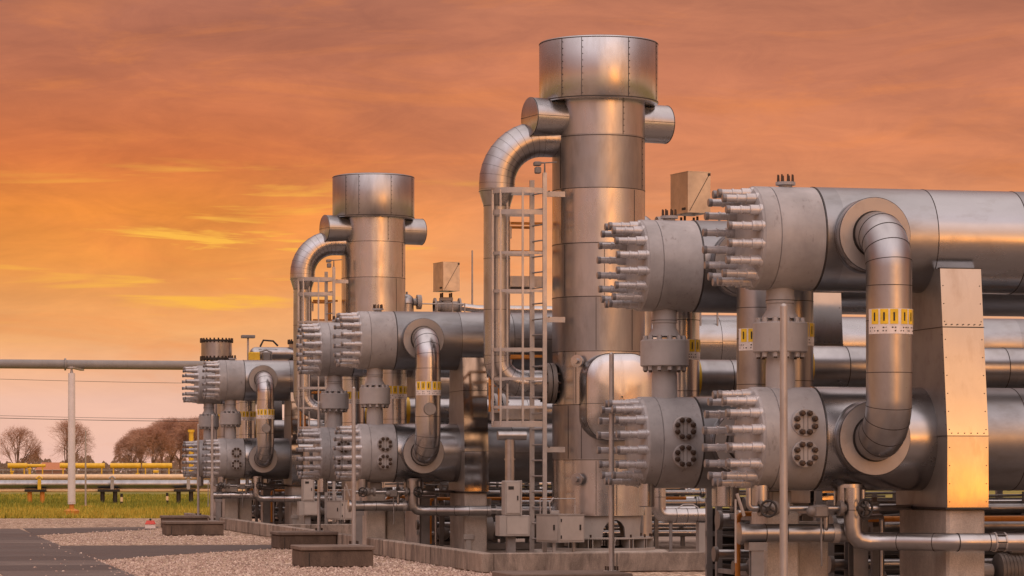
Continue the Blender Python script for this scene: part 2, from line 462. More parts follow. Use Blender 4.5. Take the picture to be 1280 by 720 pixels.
# ------------------------------------------------------------------ flanged riser between the two headers
def make_riser():
    t = Thing('flanged_riser', 'x', 'pipe', (.36, 0, ZL + RV - .05), 0, 'flanged risers between the headers')
    x = .36; zc = 3.06
    a = MB(); a.lathe((x, 0, ZL + RV - .05), (0, 0, 1), [(0, .16), (.15, .16), (.30, .158), (.36, .15), (.42, .19), (.50, .21)], 32); t.part('lower_pipe', a, 'flange')
    b = MB(); zt = ZU - RV + .05
    b.lathe((x, 0, zt), (0, 0, -1), [(0, .152), (.12, .152), (.13, .158), (.19, .158), (.20, .148), (.26, .15), (.36, .21)], 32)
    b.ring((x, 0, zt - .16), (0, 0, 1), .158, .008, .002, 32, 1); t.part('upper_pipe', b, ['flange', 'seam'])
    f = MB()
    f.lathe((x, 0, zc - .165), (0, 0, 1), [(0, .285), (.012, .30), (.315, .30), (.33, .285)], 44)
    for i in range(12):
        an = 2 * math.pi * i / 12; q = Vector((x + .245 * math.cos(an), .245 * math.sin(an), 0))
        f.cyl(q + Vector((0, 0, zc + .16)), q + Vector((0, 0, zc + .215)), .034, .031, 6)
        f.cyl(q + Vector((0, 0, zc - .16)), q + Vector((0, 0, zc - .215)), .034, .031, 6)
        f.cyl(q + Vector((0, 0, zc - .212)), q + Vector((0, 0, zc - .232)), .02, .02, 8, 1)
    t.part('flange', f, ['flange', 'bolt'])
    return t
V_riser = make_riser()

# ------------------------------------------------------------------ the elbows that link upper and lower header
def elbow_path(u, sgn, v1, z0, z1, rb, n=9):
    pts = [Vector((u, sgn * .5, z0))]
    c = Vector((u, sgn * (v1 - rb), 0))
    for i in range(n + 1):
        a = math.pi / 2 * i / n
        pts.append(Vector((u, sgn * (v1 - rb + rb * math.sin(a)), z0 - rb + rb * math.cos(a))))
    lo = []
    for i in range(n + 1):
        a = math.pi / 2 * (1 - i / n)
        lo.append(Vector((u, sgn * (v1 - rb + rb * math.sin(a)), z1 + rb - rb * math.cos(a))))
    return pts, lo + [Vector((u, sgn * .5, z1))]

def label_band(t, par, u, v, r, zc):
    """row of yellow stickers over a white strip, wrapped round the pipe"""
    def strip(a0, a1, z0, z1, rr, n, mb, mat):
        for i in range(n):
            b0 = a0 + (a1 - a0) * i / n; b1 = a0 + (a1 - a0) * (i + 1) / n
            q = [(u + rr * math.sin(b), v - rr * math.cos(b), z) for b, z in ((b0, z0), (b1, z0), (b1, z1), (b0, z1))]
            mb.add(q, [(0, 1, 2, 3)], mat, True)
    w = MB(); strip(-1.35, 1.55, zc - .165, zc - .07, r + .004, 24, w, 0); strip(-1.35, 1.55, zc - .07, zc + .10, r + .0035, 24, w, 0)
    for k in range(22):
        for row in (0, 1):
            if rnd.random() < .3: continue
            a = -1.25 + k * .127
            strip(a, a + .03 + .05 * rnd.random(), zc - .105 - row * .035, zc - .092 - row * .035, r + .0065, 2, w, 1)
    b = t.part('label_band', w, ['label_white', 'black'], par)
    for k, a in enumerate((-1.15, -.72, -.30, .18, .60, 1.02)):
        s = MB(); strip(a, a + .34, zc - .062, zc + .095, r + .0065, 4, s, 0)
        strip(a + .13, a + .20, zc - .03, zc + .06, r + .009, 2, s, 1)
        t.part('sticker', s, ['label_yellow', 'black'], par)

def make_elbow(u, sgn, v1):
    rp = .243
    t = Thing('elbow_pipe', 'x', 'pipe', (u, sgn * v1, ZL), 0, 'insulated elbow pipes joining the headers')
    up, lo = elbow_path(u, sgn, v1, ZU, ZL, .40)
    a = MB(); a.tube(up + lo, rp, 40, 0, False)
    for P in (up, lo):
        for i in range(1, len(P) - 1, 2):
            d = (P[i + 1] - P[i - 1]); a.ring(P[i], d, rp, .007, .003, 40, 1)
    zz = ZU - .40
    for q in (.18, .55, 1.1): a.ring((u, sgn * v1, zz - q), (0, 0, 1), rp, .008, .003, 40, 1)
    p = t.part('pipe', a, ['pipe', 'seam'], angle=50)
    label_band(t, t.e, u, sgn * v1, rp + .004, 3.21)
    return t
V_ef = make_elbow(1.18, -1, 1.2); V_eb = make_elbow(1.05, 1, 1.7)

# ------------------------------------------------------------------ concrete support with a clad saddle
def make_support():
    t = Thing('header_support', 'x', 'support', (2.2, 0, 0), 0, 'concrete supports carrying the headers')
    b = MB(); b.bbox((2.2, -.06, .6), (.44, 1.5, 1.2), .03)
    b.bbox((2.05, -.825, .33), (.2, .05, .10), .008, 1); b.box((2.05, -.82, .14), (.10, .03, .28), 1)
    t.part('concrete_base', b, ['conc', 'grey'])
    c = MB()                                            # lower sheet stands straight, upper one leans back
    x0, x1 = 1.965, 2.435
    prof = [(-.86, 1.19), (-.86, 1.98), (-.64, 3.80), (-.30, 3.80), (.30, 3.80), (.62, 3.80), (.74, 1.98), (.74, 1.19)]
    c.prism([(x0, y, z) for y, z in prof], (1, 0, 0), x1 - x0); c.m[-10] = c.m[-9] = 2
    c.box(((x0 + x1) / 2, -.858, 1.98), (x1 - x0 + .012, .012, .008), 1)
    c.box((x0 - .001, -.06, 1.98), (.008, 1.59, .008), 1)
    c.box(((x0 + x1) / 2, -.725, 3.16), (x1 - x0 + .012, .012, .008), 1)
    c.box((x0 - .001, -.02, 3.16), (.008, 1.36, .008), 1)
    c.box(((x0 + x1) / 2, -.05, 1.20), (x1 - x0 + .05, 1.66, .02), 1)
    c.box(((x0 + x1) / 2, -.62, 3.803), (x1 - x0 + .02, .06, .008), 1)
    for k in range(7):
        z = 3.16; c.cyl((x0 + .04 + k * .065, -.735, z + .028), (x0 + .04 + k * .065, -.722, z + .028), .006, None, 6, 1)
    for k in range(8):
        z = 2.1 + k * .14; y = -.86 + (z - 1.98) * .1209 + .03
        c.cyl((x0 - .004, y, z), (x0 + .01, y, z), .006, None, 6, 1)
    for k in range(13):
        z = 1.27 + k * .195; y = -.862 if z < 1.98 else -.862 + (z - 1.98) * .1209
        for x in (x0 + .025, x1 - .025): c.cyl((x, y - .004, z), (x, y + .01, z), .006, None, 6, 1)
    for k in range(6): c.cyl((x0 + .05 + k * .074, -.866, 2.01), (x0 + .05 + k * .074, -.85, 2.01), .006, None, 6, 1)
    t.part('saddle_cladding', c, ['panel', 'seam', 'disc'])
    return t
V_sup = make_support()

protos = [(V_up, 'upper steel header with studded end cap, {p} pair of the {b}'),
          (V_lo, 'lower header with two bolted inspection flanges, {p} pair of the {b}'),
          (V_riser, 'grey flanged riser between the {p} headers of the {b}'),
          (V_ef, 'silver elbow pipe facing the viewer on the {p} headers of the {b}'),
          (V_eb, 'silver elbow pipe behind the {p} headers of the {b}'),
          (V_sup, 'clad concrete support under the {p} headers of the {b}')]
for k, p, d in units():
    for T, lab in protos:
        l = lab.format(p=PAIR[p], b=BAYN[k])
        if k == 0 and p == 0: T.e['label'] = l
        else:
            c = dup(T.e, d, l)
            if T is V_ef and p == 0:
                m = MB(); m.lathe((1.17, -1.42, 2.78), (0, -1, 0), [(0, .12), (.06, .12), (.07, .11)], 28); m.ring((1.17, -1.48, 2.78), (0, 1, 0), .12, .008, .003, 28, 1)
                o = link_mesh('round_plug', m, ['disc', 'seam'], T.off, c); KIDS[c.name].append(o)

# ------------------------------------------------------------------ separator tower (built at bay 1)
TU, TV = 3.93, -2.81
RT = .87
def make_tower():
    t = Thing('separator_tower', 'x', 'tower', (TU, TV, 0), 1, 'steel separator towers')
    O = Vector((TU, TV, 0)); Zx = (0, 0, 1)
    s = MB(); s.lathe(O + Vector((0, 0, .775)), Zx, [(0, RT), (7.8, RT)], 72)
    for z in (7.81, 6.84, 5.82, 4.83, 3.82, 2.83, 1.81): s.ring(O + Vector((0, 0, z)), Zx, RT, .014, .005, 72, 1)
    def vseam(z0, z1, ang, r, riv=True):
        q = O + Vector((r * math.sin(ang), -r * math.cos(ang), 0))
        m = Matrix.Rotation(ang, 3, 'Z')
        s.box(q + Vector((0, 0, (z0 + z1) / 2)), (.010, .010, z1 - z0), 1, m)
        if riv:
            n = int((z1 - z0) / .11)
            for i in range(n):
                w = q + m @ Vector((.02, 0, 0)) + Vector((0, 0, z0 + (i + .5) * (z1 - z0) / n)); dd = m @ Vector((0, -1, 0))
                s.cyl(w - dd * .005, w + dd * .008, .009, None, 6, 1)
    vseam(7.83, 8.5, .30, RT)
    for i, (z0, z1) in enumerate(((6.86, 7.80), (5.84, 6.82), (4.85, 5.80), (3.84, 4.81), (2.85, 3.80), (1.83, 2.81), (.79, 1.79))):
        vseam(z0, z1, (.95, .62, -.12, -.30, -.75, -.62, -.3)[i], RT, i < 1)
        vseam(z0, z1, (-.85, -.8, -.7, .9, -.4, -.6, .5)[i] - .35, RT, False)
    t.part('shell', s, ['tower', 'seam'])
    c = MB(); rc = 1.115
    c.lathe(O + Vector((0, 0, 8.47)), Zx, [(0, RT - .02), (.0, rc - .01), (.02, rc), (1.13, rc), (1.145, rc - .01), (1.17, rc - .12)], 72)
    c.ring(O + Vector((0, 0, 8.50)), Zx, rc, .02, .006, 72, 1); c.ring(O + Vector((0, 0, 9.59)), Zx, rc, .012, .005, 72, 1)
    s2, s = s, c
    for a in (-.9, -.53, .27, 1.05, 1.6, 2.5): vseam(8.5, 9.58, a, rc)
    t.part('cap', c, ['cap', 'seam'])
    s = s2
    for sg in (-1, 1):
        k = MB(); d = Matrix.Rotation(R(13), 3, 'Z') @ Vector((sg, 0, 0)); q = O + Vector((0, 0, 8.17))
        k.lathe(q, d, [(.6, .36), (1.44, .36), (1.445, .35), (1.446, .0)], 40, caps=False)
        k.ring(q + d * 1.43, d, .36, .012, .004, 40, 1)
        y = d.cross(Vector((0, 0, 1)))
        if y.y > 0: y = -y
        k.tube([q + d * .8 + y * .361, q + d * 1.43 + y * .361], .005, 6, 1)
        k.tube([q + d * 1.447 + y * .35, q + d * 1.447 - y * .35], .005, 6, 1)
        t.part('side_stub', k, ['cap', 'seam'])
    b = MB(); w, hh, rr = .64, .80, .44; x0 = O.x + .10; z0 = 2.96      # rounded box over the manway
    poly = []
    for cx, cz, a0 in ((w - rr, hh - rr, 0), (-w + rr, hh - rr, 90), (-w + rr, -hh + rr, 180), (w - rr, -hh + rr, 270)):
        for i in range(9):
            a = R(a0 + 90 * i / 8); poly.append((x0 + cx + rr * math.cos(a), O.y - 1.22, z0 + cz + rr * math.sin(a)))
    n_ = len(poly); rings = []
    for sc, dy in ((1, .9), (1, 0), (.985, -.02), (.93, -.05), (.80, -.085), (.55, -.12), (.25, -.14), (.02, -.145)):
        rings += [(x0 + (px_ - x0) * sc, py_ + dy, z0 + (pz_ - z0) * sc) for px_, py_, pz_ in poly]
    b.add(rings, [(k * n_ + i, k * n_ + (i + 1) % n_, k * n_ + n_ + (i + 1) % n_, k * n_ + n_ + i) for k in range(7) for i in range(n_)], 0, True)
    for i in range(n_):
        b.tube([Vector(poly[i]) + Vector((0, -.004, 0)), Vector(poly[(i + 1) % n_]) + Vector((0, -.004, 0))], .005, 5, 1)
    b.tube([(x0 + w * k, O.y - 1.22 - dy - .003, z0 - .12) for k, dy in ((-.99, .01), (-.93, .05), (-.8, .085), (-.55, .12), (-.25, .138), (0, .142), (.25, .138), (.55, .12), (.8, .085), (.93, .05), (.99, .01))], .005, 5, 1)
    b.box((x0 - w - .001, O.y - .85, z0 - .12), (.008, .72, .008), 1)
    t.part('manway_cover', b, ['cap', 'seam'])
    for z in (3.63, 1.45):
        k = MB(); d = Vector((-.60, -.80, 0)).normalized(); q = O + Vector((0, 0, z))
        k.lathe(q, d, [(.8, .07), (1.0, .07), (1.0, .115), (1.05, .115), (1.052, .05), (1.13, .05)], 20)
        t.part('small_nozzle', k, ['smallpipe'])
    # skirt with arched openings, base ring and gussets
    k = MB(); rs = RT - .07; n = 96; zt, zb = .775, .18
    cols = []
    arches = [R(8), R(78), R(-62), R(150), R(-140)]
    for i in range(n):
        a = 2 * math.pi * i / n; zz = zb
        for ac in arches:
            dx = (a - ac + math.pi) % (2 * math.pi) - math.pi
            if abs(dx) < .31: zz = max(zz, .40 + .30 * math.sqrt(max(0, 1 - (dx / .31) ** 2)))
        cols.append((a, zz))
    vs = []; fs = []
    for a, zz in cols:
        for r in (rs, rs - .03):
            x, y = O.x + r * math.sin(a), O.y - r * math.cos(a)
            vs += [(x, y, zt), (x, y, zz)]
    for i in range(n):
        j = (i + 1) % n; a, c2 = i * 4, j * 4
        fs += [(a, c2, c2 + 1, a + 1), (a + 2, a + 3, c2 + 3, c2 + 2), (a + 1, c2 + 1, c2 + 3, a + 3)]
    k.add(vs, fs, 0, True)
    t.part('skirt', k, 'grey', angle=60)
    g = MB(); g.lathe(O + Vector((0, 0, .13)), Zx, [(0, 1.06), (.05, 1.06), (.052, .7)], 56, caps=False)
    g.lathe(O + Vector((0, 0, .345)), Zx, [(0, 1.03), (.03, 1.03), (.032, rs - .01)], 56, caps=False)
    for i in range(16):
        a = 2 * math.pi * i / 16
        for da in (-.04, .04):
            m = Matrix.Rotation(a + da, 3, 'Z'); g.box(O + m @ Vector((0, -.92, 0)) + Vector((0, 0, .262)), (.016, .2, .165), 0, m)
        q = O + Vector((1.0 * math.sin(a), -1.0 * math.cos(a), .18)); g.cyl(q, q + Vector((0, 0, .25)), .02, None, 8, 1)
    t.part('base_ring', g, ['grey', 'bolt'])
    p = MB(); p.lathe(O, Zx, [(0, 1.3), (.10, 1.3), (.13, 1.25)], 48); t.part('plinth', p, 'conc')
    return t
V_tow = make_tower()
V_tow.e['label'] = 'tall steel tower with wide cap and rounded manway cover'

def make_gooseneck():
    t = Thing('gooseneck_pipe', 'thick insulated pipe curving from the tall tower down behind its ladder', 'pipe', (TU - 1.95, TV, 3.1), 1, 'gooseneck pipes at the towers')
    x, y = TU - 1.95, TV; z0 = 7.80; rb = .86
    P = [Vector((TU - .6, y, z0)), Vector((x + rb, y, z0))]; rad = [.335, .335]
    for i in range(1, 11):
        a = math.pi / 2 * i / 10; P.append(Vector((x + rb - rb * math.sin(a), y, z0 - rb + rb * math.cos(a)))); rad.append(.335)
    P += [Vector((x, y, 6.84)), Vector((x, y, 6.80)), Vector((x, y, 6.54)), Vector((x, y, 6.5))]; rad += [.335, .335, .252, .248]
    P += [Vector((x, y, 3.72))]; rad += [.248]
    for i in range(1, 9):
        a = math.pi / 2 * i / 8; P.append(Vector((x + .48 - .48 * math.cos(a), y, 3.72 - .48 * math.sin(a)))); rad.append(.248)
    P.append(Vector((TU - .75, y, 3.24))); rad.append(.248)
    b = MB(); b.tube(P, rad, 40, 0, True)
    for i in list(range(1, 13)): b.ring(P[i], P[i + 1] - P[i - 1], rad[i], .005, .002, 40, 1)
    for z in (6.80, 6.53): b.ring((x, y, z), (0, 0, 1), .336 if z > 6.7 else .25, .010, .004, 40, 1)
    for z in (5.55, 4.6, 3.75): b.ring((x, y, z), (0, 0, 1), .248, .008, .004, 40, 1)
    for i in (17, 19, 21, 23): b.ring(P[i], P[i + 1] - P[i - 1], .248, .007, .003, 40, 1)
    t.part('pipe', b, ['pipe', 'seam'], angle=50)
    f = MB(); f.lathe((TU - 1.05, y, 3.24), (1, 0, 0), [(0, .38), (.08, .38), (.09, .27), (.10, .38), (.18, .38)], 36)
    for i in range(12):
        a = 2 * math.pi * i / 12; q = Vector((TU - 1.12, y + .33 * math.cos(a), 3.24 + .33 * math.sin(a)))
        f.cyl(q, q + Vector((.32, 0, 0)), .022, None, 6, 1)
    t.part('flange', f, ['flangedark', 'bolt'])
    return t
V_goo = make_gooseneck()

LU = TU - 1.22; LV = TV - .48                                        # ladder plane
def make_ladder():
    t = Thing('caged_ladder', 'grey caged ladder climbing the tall tower', 'ladder', (LU, LV, 0), 1, 'caged ladders on the towers')
    ra = Vector((LU - .12, LV + .22, 0)); rb = Vector((LU + .02, LV - .22, 0))
    for q, zt, w in ((ra, 7.0, .085), (rb, 7.1, .075)):
        b = MB(); b.box(q + Vector((0, 0, zt / 2)), (w, .05, zt)); t.part('rail', b, 'galv')
    for i in range(23):
        z = .35 + i * .29
        b = MB(); b.cyl(ra + Vector((0, 0, z)), rb + Vector((0, 0, z)), .014, None, 8); t.part('rung', b, 'galv')
    def hoop_pts(z, k=14):
        m = (ra + rb) / 2; d = (rb - ra) / 2; out = Vector((-1, 0, 0)); P = []
        for i in range(k + 1):
            a = math.pi * i / k
            P.append(m + d * math.cos(a) * (1 + .55 * math.sin(a) ** .5) + out * .86 * math.sin(a) ** .8 + Vector((0, 0, z)))
        return P
    for z, h in ((6.77, .10), (6.37, .09), (5.62, .05), (4.92, .05), (3.84, .06), (3.3, .05), (2.78, .05), (2.47, .11)):
        P = hoop_pts(z); b = MB(); vs = []
        for i, q in enumerate(P):
            tn = (P[min(i + 1, 14)] - P[max(i - 1, 0)]).normalized(); nn = Vector((tn.y, -tn.x, 0)) * .006
            for s1 in (1, -1):
                for zz in (-h / 2, h / 2): vs.append(q + nn * s1 + Vector((0, 0, zz)))
        fs = []
        for i in range(14):
            o, e = i * 4, i * 4 + 4
            fs += [(o, e, e + 1, o + 1), (o + 2, o + 3, e + 3, e + 2), (o + 1, e + 1, e + 3, o + 3), (o, o + 2, e + 2, e)]
        b.add(vs, fs, 0, True); t.part('hoop', b, 'galv')
    for i in (2, 5, 7, 9, 12):
        a = hoop_pts(0)[i]
        b = MB(); b.box(a + Vector((0, 0, 4.61)), (.038, .022, 4.34)); t.part('cage_bar', b, 'galv')
    for z in (6.72, 4.4, 2.0):
        b = MB(); b.box((LU + .22, LV - .1, z), (.42, .05, .10)); b.cyl((LU + .1, LV - .235, z + .04), (LU + .1, LV - .225, z + .04), .015, None, 6, 1)
        t.part('wall_bracket', b, ['galv', 'bolt'])
    return t
V_lad = make_ladder()

def make_lamp():
    t = Thing('ladder_lamp', 'small grey lamp head at the top of the tall tower ladder', 'lamp', (LU - .1, LV - .22, 7.1), 1)
    b = MB(); b.tube([(LU + .02, LV - .22, 7.1), (LU + .02, LV - .22, 7.28), (LU - .06, LV - .22, 7.28)], .018, 8); b.tube([(LU, LV - .22, 7.28), (LU + .25, LV - .22, 7.30)], .012, 6); t.part('bracket', b, 'greydark')
    h = MB(); h.bbox((LU - .12, LV - .22, 7.26), (.13, .14, .08), .015); h.bbox((LU - .11, LV - .22, 7.14), (.11, .12, .12), .015); t.part('lamp_head', h, 'greydark')
    return t
V_lamp = make_lamp()

def make_platform(z, name_label, u0, u1, v0, v1, short=False):
    t = Thing('access_platform', name_label, 'platform', ((u0 + u1) / 2, (v0 + v1) / 2, z), 1, 'access platforms at the towers')
    b = MB(); b.box(((u0 + u1) / 2, (v0 + v1) / 2, z), (u1 - u0, v1 - v0, .05)); b.box(((u0 + u1) / 2, v0 - .02, z - .06), (u1 - u0 + .08, .05, .20)); b.box(((u0 + u1) / 2, v1 + .02, z - .06), (u1 - u0 + .08, .05, .20))
    t.part('deck', b, 'galv')
    r = MB()
    for zz, q in ((1.03, .028), (.5, .024)):
        r.tube([(u0 - .05, v0, z + zz), (u0 - .05, v1, z + zz), (u1, v1, z + zz)], q, 8)
        r.box(((u0 + u1) / 2 + .12, v0, z + zz), (u1 - u0 - .1, .03, .05))
    for x, y in ((u0 - .05, v0), (u0 - .05, v1), (u1, v1)): r.tube([(x, y, z), (x, y, z + 1.05)], .024, 8)
    r.box((u0 + .6, v0, z + .76), (.05, .03, .52))
    t.part('guard_rail', r, 'orange')  # every rail takes the orange tone
    g = MB(); g.box((u0 + .1, v0 - .02, z + .85), (.16, .06, .22)); t.part('gate_plate', g, 'galv')
    return t
V_pl1 = make_platform(5.22, 'upper access platform with orange rails beside the tall tower ladder', TU - 1.78, TU - 1.0, TV + .35, TV + 1.2)
V_pl2 = make_platform(2.73, 'lower access platform with orange rails beside the tall tower ladder', TU - 1.78, TU - 1.0, TV + .35, TV + 1.2)

def make_cabinet():
    t = Thing('control_cabinet', 'grey metal cabinet at the foot of the tall tower', 'cabinet', (TU - 1.06, TV - 1.35, 0), 1, 'grey cabinets at the tower feet')
    m = Matrix.Rotation(R(28), 3, 'Z'); c = Vector((TU - 1.06, TV - 1.35, .56))
    b = MB(); b.box(c, (.62, .62, .50), 0, m); b.box(c + Vector((0, 0, .253)), (.64, .64, .012), 0, m)
    t.part('body', b, 'grey')
    k = MB(); k.box(c + m @ Vector((0, -.314, 0)), (.56, .012, .43), 0, m); k.box(c + m @ Vector((-.314, 0, 0)), (.012, .56, .43), 0, m); t.part('door', k, 'greylight')
    h = MB(); h.box(c + m @ Vector((.2, -.325, .02)), (.03, .02, .10), 0, m); h.box(c + m @ Vector((-.325, -.2, .02)), (.02, .03, .10), 0, m)
    for z in (-.15, .15): h.cyl(c + m @ Vector((-.26, -.325, z - .03)), c + m @ Vector((-.26, -.325, z + .03)), .012, None, 8)
    t.part('latch', h, 'dark')
    l = MB()
    for x in (-.24, .24):
        q = c + m @ Vector((x, -.1, 0)); l.box((q.x, q.y, .16), (.05, .05, .32))
    t.part('leg', l, 'galv')
    g = MB(); q = c + Vector((-.1, .1, .26))
    g.tube([q + Vector((-.25, 0, 0)), q + Vector((-.25, 0, .28)), q + Vector((.4, 0, .28)), q + Vector((.4, 0, 0))], .012, 8)
    g.bbox(q + Vector((.02, 0, .03)), (.16, .1, .07), .01); g.tube([q + Vector((-.05, 0, 0)), q + Vector((-.08, 0, .2)), q + Vector((.0, 0, .3))], .015, 8)
    t.part('cable_guard', g, 'galv')
    return t
V_cab = make_cabinet()

def make_stand():
    t = Thing('instrument_stand', 'grey instrument stand with pipe tee beside the tall tower ladder', 'instrument stand', (1.75, -4.6, 0), 1, 'instrument stands by the towers')
    x, y = 1.85, -4.6; z = 0
    a = MB(); a.box((x, y, .21), (.15, .15, .42)); t.part('post', a, 'greydark')
    b = MB(); b.bbox((x + .08, y - .02, .62), (.46, .34, .38), .012); b.box((x - .19, y - .03, .62), (.12, .36, .36)); t.part('lower_box', b, 'grey')
    c = MB(); c.bbox((x + .0, y - .05, 1.12), (.30, .30, .62), .012); c.box((x + .15, y - .05, 1.12), (.02, .32, .64)); t.part('upper_box', c, 'grey'); k = MB(); k.box((x, y - .206, 1.12), (.24, .012, .54)); k.box((x + .08, y - .192, .62), (.38, .010, .30)); t.part('door', k, 'greylight'); k = MB(); k.box((x + .08, y - .216, 1.12), (.02, .02, .08)); k.box((x - .04, y - .2135, 1.30), (.10, .004, .06)); t.part('latch', k, 'dark')
    d = MB(); d.cyl((x - .02, y, 1.4), (x - .02, y, 2.17), .085, None, 20); d.cyl((x - .24, y, 2.24), (x + .28, y, 2.24), .085, None, 20)
    d.lathe((x - .02, y, 1.80), (0, 0, 1), [(0, .10), (.03, .10)], 20); t.part('pipe_tee', d, 'smallpipe')
    return t
V_st = make_stand()

def make_actuator():
    t = Thing('actuated_valve', 'grey box actuator on its valve above the middle bay headers', 'valve', (6.5, 0, 4.7), 1, 'box actuators above the headers')
    x, y = 6.5, 0
    a = MB(); a.cyl((x, y, 4.62), (x, y, 6.15), .13, None, 20); a.lathe((x, y, 5.5), (0, 0, 1), [(0, .22), (.05, .22), (.06, .17), (.07, .22), (.12, .22)], 24)
    a.cyl((x - .42, y - .1, 4.66), (x - .42, y - .1, 6.1), .10, None, 18); t.part('riser', a, 'smallpipe')
    v = MB(); v.sphere((x, y, 6.28), .24, 20, 0, (1, 1, .9)); v.bbox((x, y, 6.48), (.34, .34, .10), .01); v.cyl((x - .35, y, 6.28), (x + .4, y, 6.28), .15, None, 20)
    for dx in (-.35, .36): v.lathe((x + dx, y, 6.28), (1, 0, 0), [(0, .24), (.05, .24)], 24)
    for i in range(4): v.cyl((x - .13 + .26 * (i % 2), y - .13 + .26 * (i // 2), 6.4), (x - .13 + .26 * (i % 2), y - .13 + .26 * (i // 2), 6.66), .025, None, 8, 1)
    t.part('valve_body', v, ['flange', 'bolt'])
    b = MB(); c = Vector((x - .02, y - .15, 7.10)); m = Matrix.Rotation(R(11), 3, 'Z'); b.box(c, (.50, .76, .80), 0, m); b.box(c + Vector((0, 0, .405)), (.52, .78, .012), 0, m); b.box(c + Vector((0, 0, -.395)), (.515, .775, .018), 0, m)
    b.box(c + m @ Vector((-.245, -.2, -.32)), (.03, .14, .05), 1, m)
    p0 = c + m @ Vector((-.21, -.383, -.37)); p1 = c + m @ Vector((.23, -.383, .37)); b.tube([p0, p1], .006, 6, 1); b.box(p1 + Vector((-.01, -.004, -.01)), (.05, .02, .05), 1)
    t.part('actuator_box', b, ['galvbox', 'black'])
    s = MB(); s.tube([(x + .4, y, 6.28), (x + .9, y, 6.22), (x + 3.4, y, 6.22)], .11, 18); t.part('side_pipe', s, 'smallpipe')
    return t
M['galvbox'] = mat_clad('box_sheet', (.62, .58, .54), 2, 3.0, (.30, .36), (1, 1, 1), .01)
V_act = make_actuator()

def make_toprail():
    t = Thing('guard_rail', 'thin steel guard rail on top of the middle bay headers', 'guard rail', (5.9, -.35, 4.68), 1, 'guard rails on top of the headers')
    b = MB()
    for z in (6.32, 5.82):
        b.tube([(4.95, -.45, z), (6.95, -.45, z)], .018, 8); b.tube([(6.95, -.45, z), (6.95, .7, z)], .018, 8)
    b.tube([(6.2, -.52, 5.7), (7.15, -.52, 5.7)], .05, 8)
    t.part('rails', b, 'galv')
    for x in (4.95, 5.6, 6.15, 6.6, 6.95):
        p = MB(); p.tube([(x, -.45, 4.45), (x, -.45, 6.35 if x != 5.6 else 6.1)], .020, 8); t.part('post', p, 'galv')
    return t
V_rail = make_toprail()

def make_vent():
    t = Thing('vent_pipe', 'domed vent pipe standing just behind the tall tower', 'pipe', (5.0, -2.0, 0), 1, 'domed vent pipes behind the towers')
    b = MB(); b.lathe((5.0, -1.9, 0), (0, 0, 1), [(0, .21), (6.22, .21), (6.24, .235), (6.32, .225), (6.42, .18), (6.48, .10), (6.50, 0)], 32, caps=False)
    b.ring((5.0, -1.9, 4.9), (0, 0, 1), .21, .01, .004, 32, 1)
    t.part('pipe', b, ['pipe', 'seam'])
    f = MB(); f.lathe((5.20, -1.9, 6.28), (1, 0, 0), [(0, .10), (.10, .10), (.1, .20), (.22, .20)], 24); f.cyl((5.02, -1.9, 6.48), (5.02, -1.9, 6.56), .03, None, 8); t.part('neck_flange', f, 'flange')
    return t
V_vent = make_vent()

def make_antenna():
    b = MB(); b.tube([(7.3, .2, 4.66), (7.3, .2, 7.9)], [.035, .022], 8)
    t = Thing('lightning_rod', 'slim lightning rod rising behind the far box actuator', 'rod', (7.3, .2, 4.66), 2)
    t.part('rod', b, 'galv'); c = MB(); c.lathe((7.3, .2, 4.62), (0, 0, 1), [(0, .09), (.1, .09), (.14, .04)], 12); t.part('foot', c, 'galv')
    return t
V_ant = make_antenna()

for T, l in ((V_tow, 'smaller-looking steel tower with wide cap, standing farther back'),
             (V_goo, 'thick insulated pipe curving from the smaller tower down behind its ladder'),
             (V_lad, 'grey caged ladder climbing the smaller tower'),
             (V_lamp, 'small grey lamp head at the top of the smaller tower ladder'),
             (V_pl1, 'upper access platform with orange rails beside the smaller tower ladder'),
             (V_pl2, 'lower access platform with orange rails beside the smaller tower ladder'),
             (V_cab, 'grey metal cabinet at the foot of the smaller tower'),
             (V_st, 'grey instrument stand with pipe tee beside the smaller tower ladder'),
             (V_act, 'grey box actuator on its valve above the far bay headers'),
             (V_rail, 'thin steel guard rail on top of the far bay headers'),
             (V_vent, 'domed vent pipe standing just behind the smaller tower')):
    dup(T.e, bay_shift(1, 2), l)

# ------------------------------------------------------------------ small pipework under the headers (built at bay 0, copied)
def bend(pts, r, n=5):
    """round the corners of a polyline"""
    P = [Vector(p) for p in pts]; out = [P[0]]
    for i in range(1, len(P) - 1):
        a = (P[i - 1] - P[i]); b = (P[i + 1] - P[i]); k = min(r, a.length * .48, b.length * .48)
        p0 = P[i] + a.normalized() * k; p1 = P[i] + b.normalized() * k
        for j in range(n + 1):
            s = j / n; out.append(p0 * (1 - s) ** 2 + P[i] * 2 * s * (1 - s) + p1 * s * s)
    return out + [P[-1]]

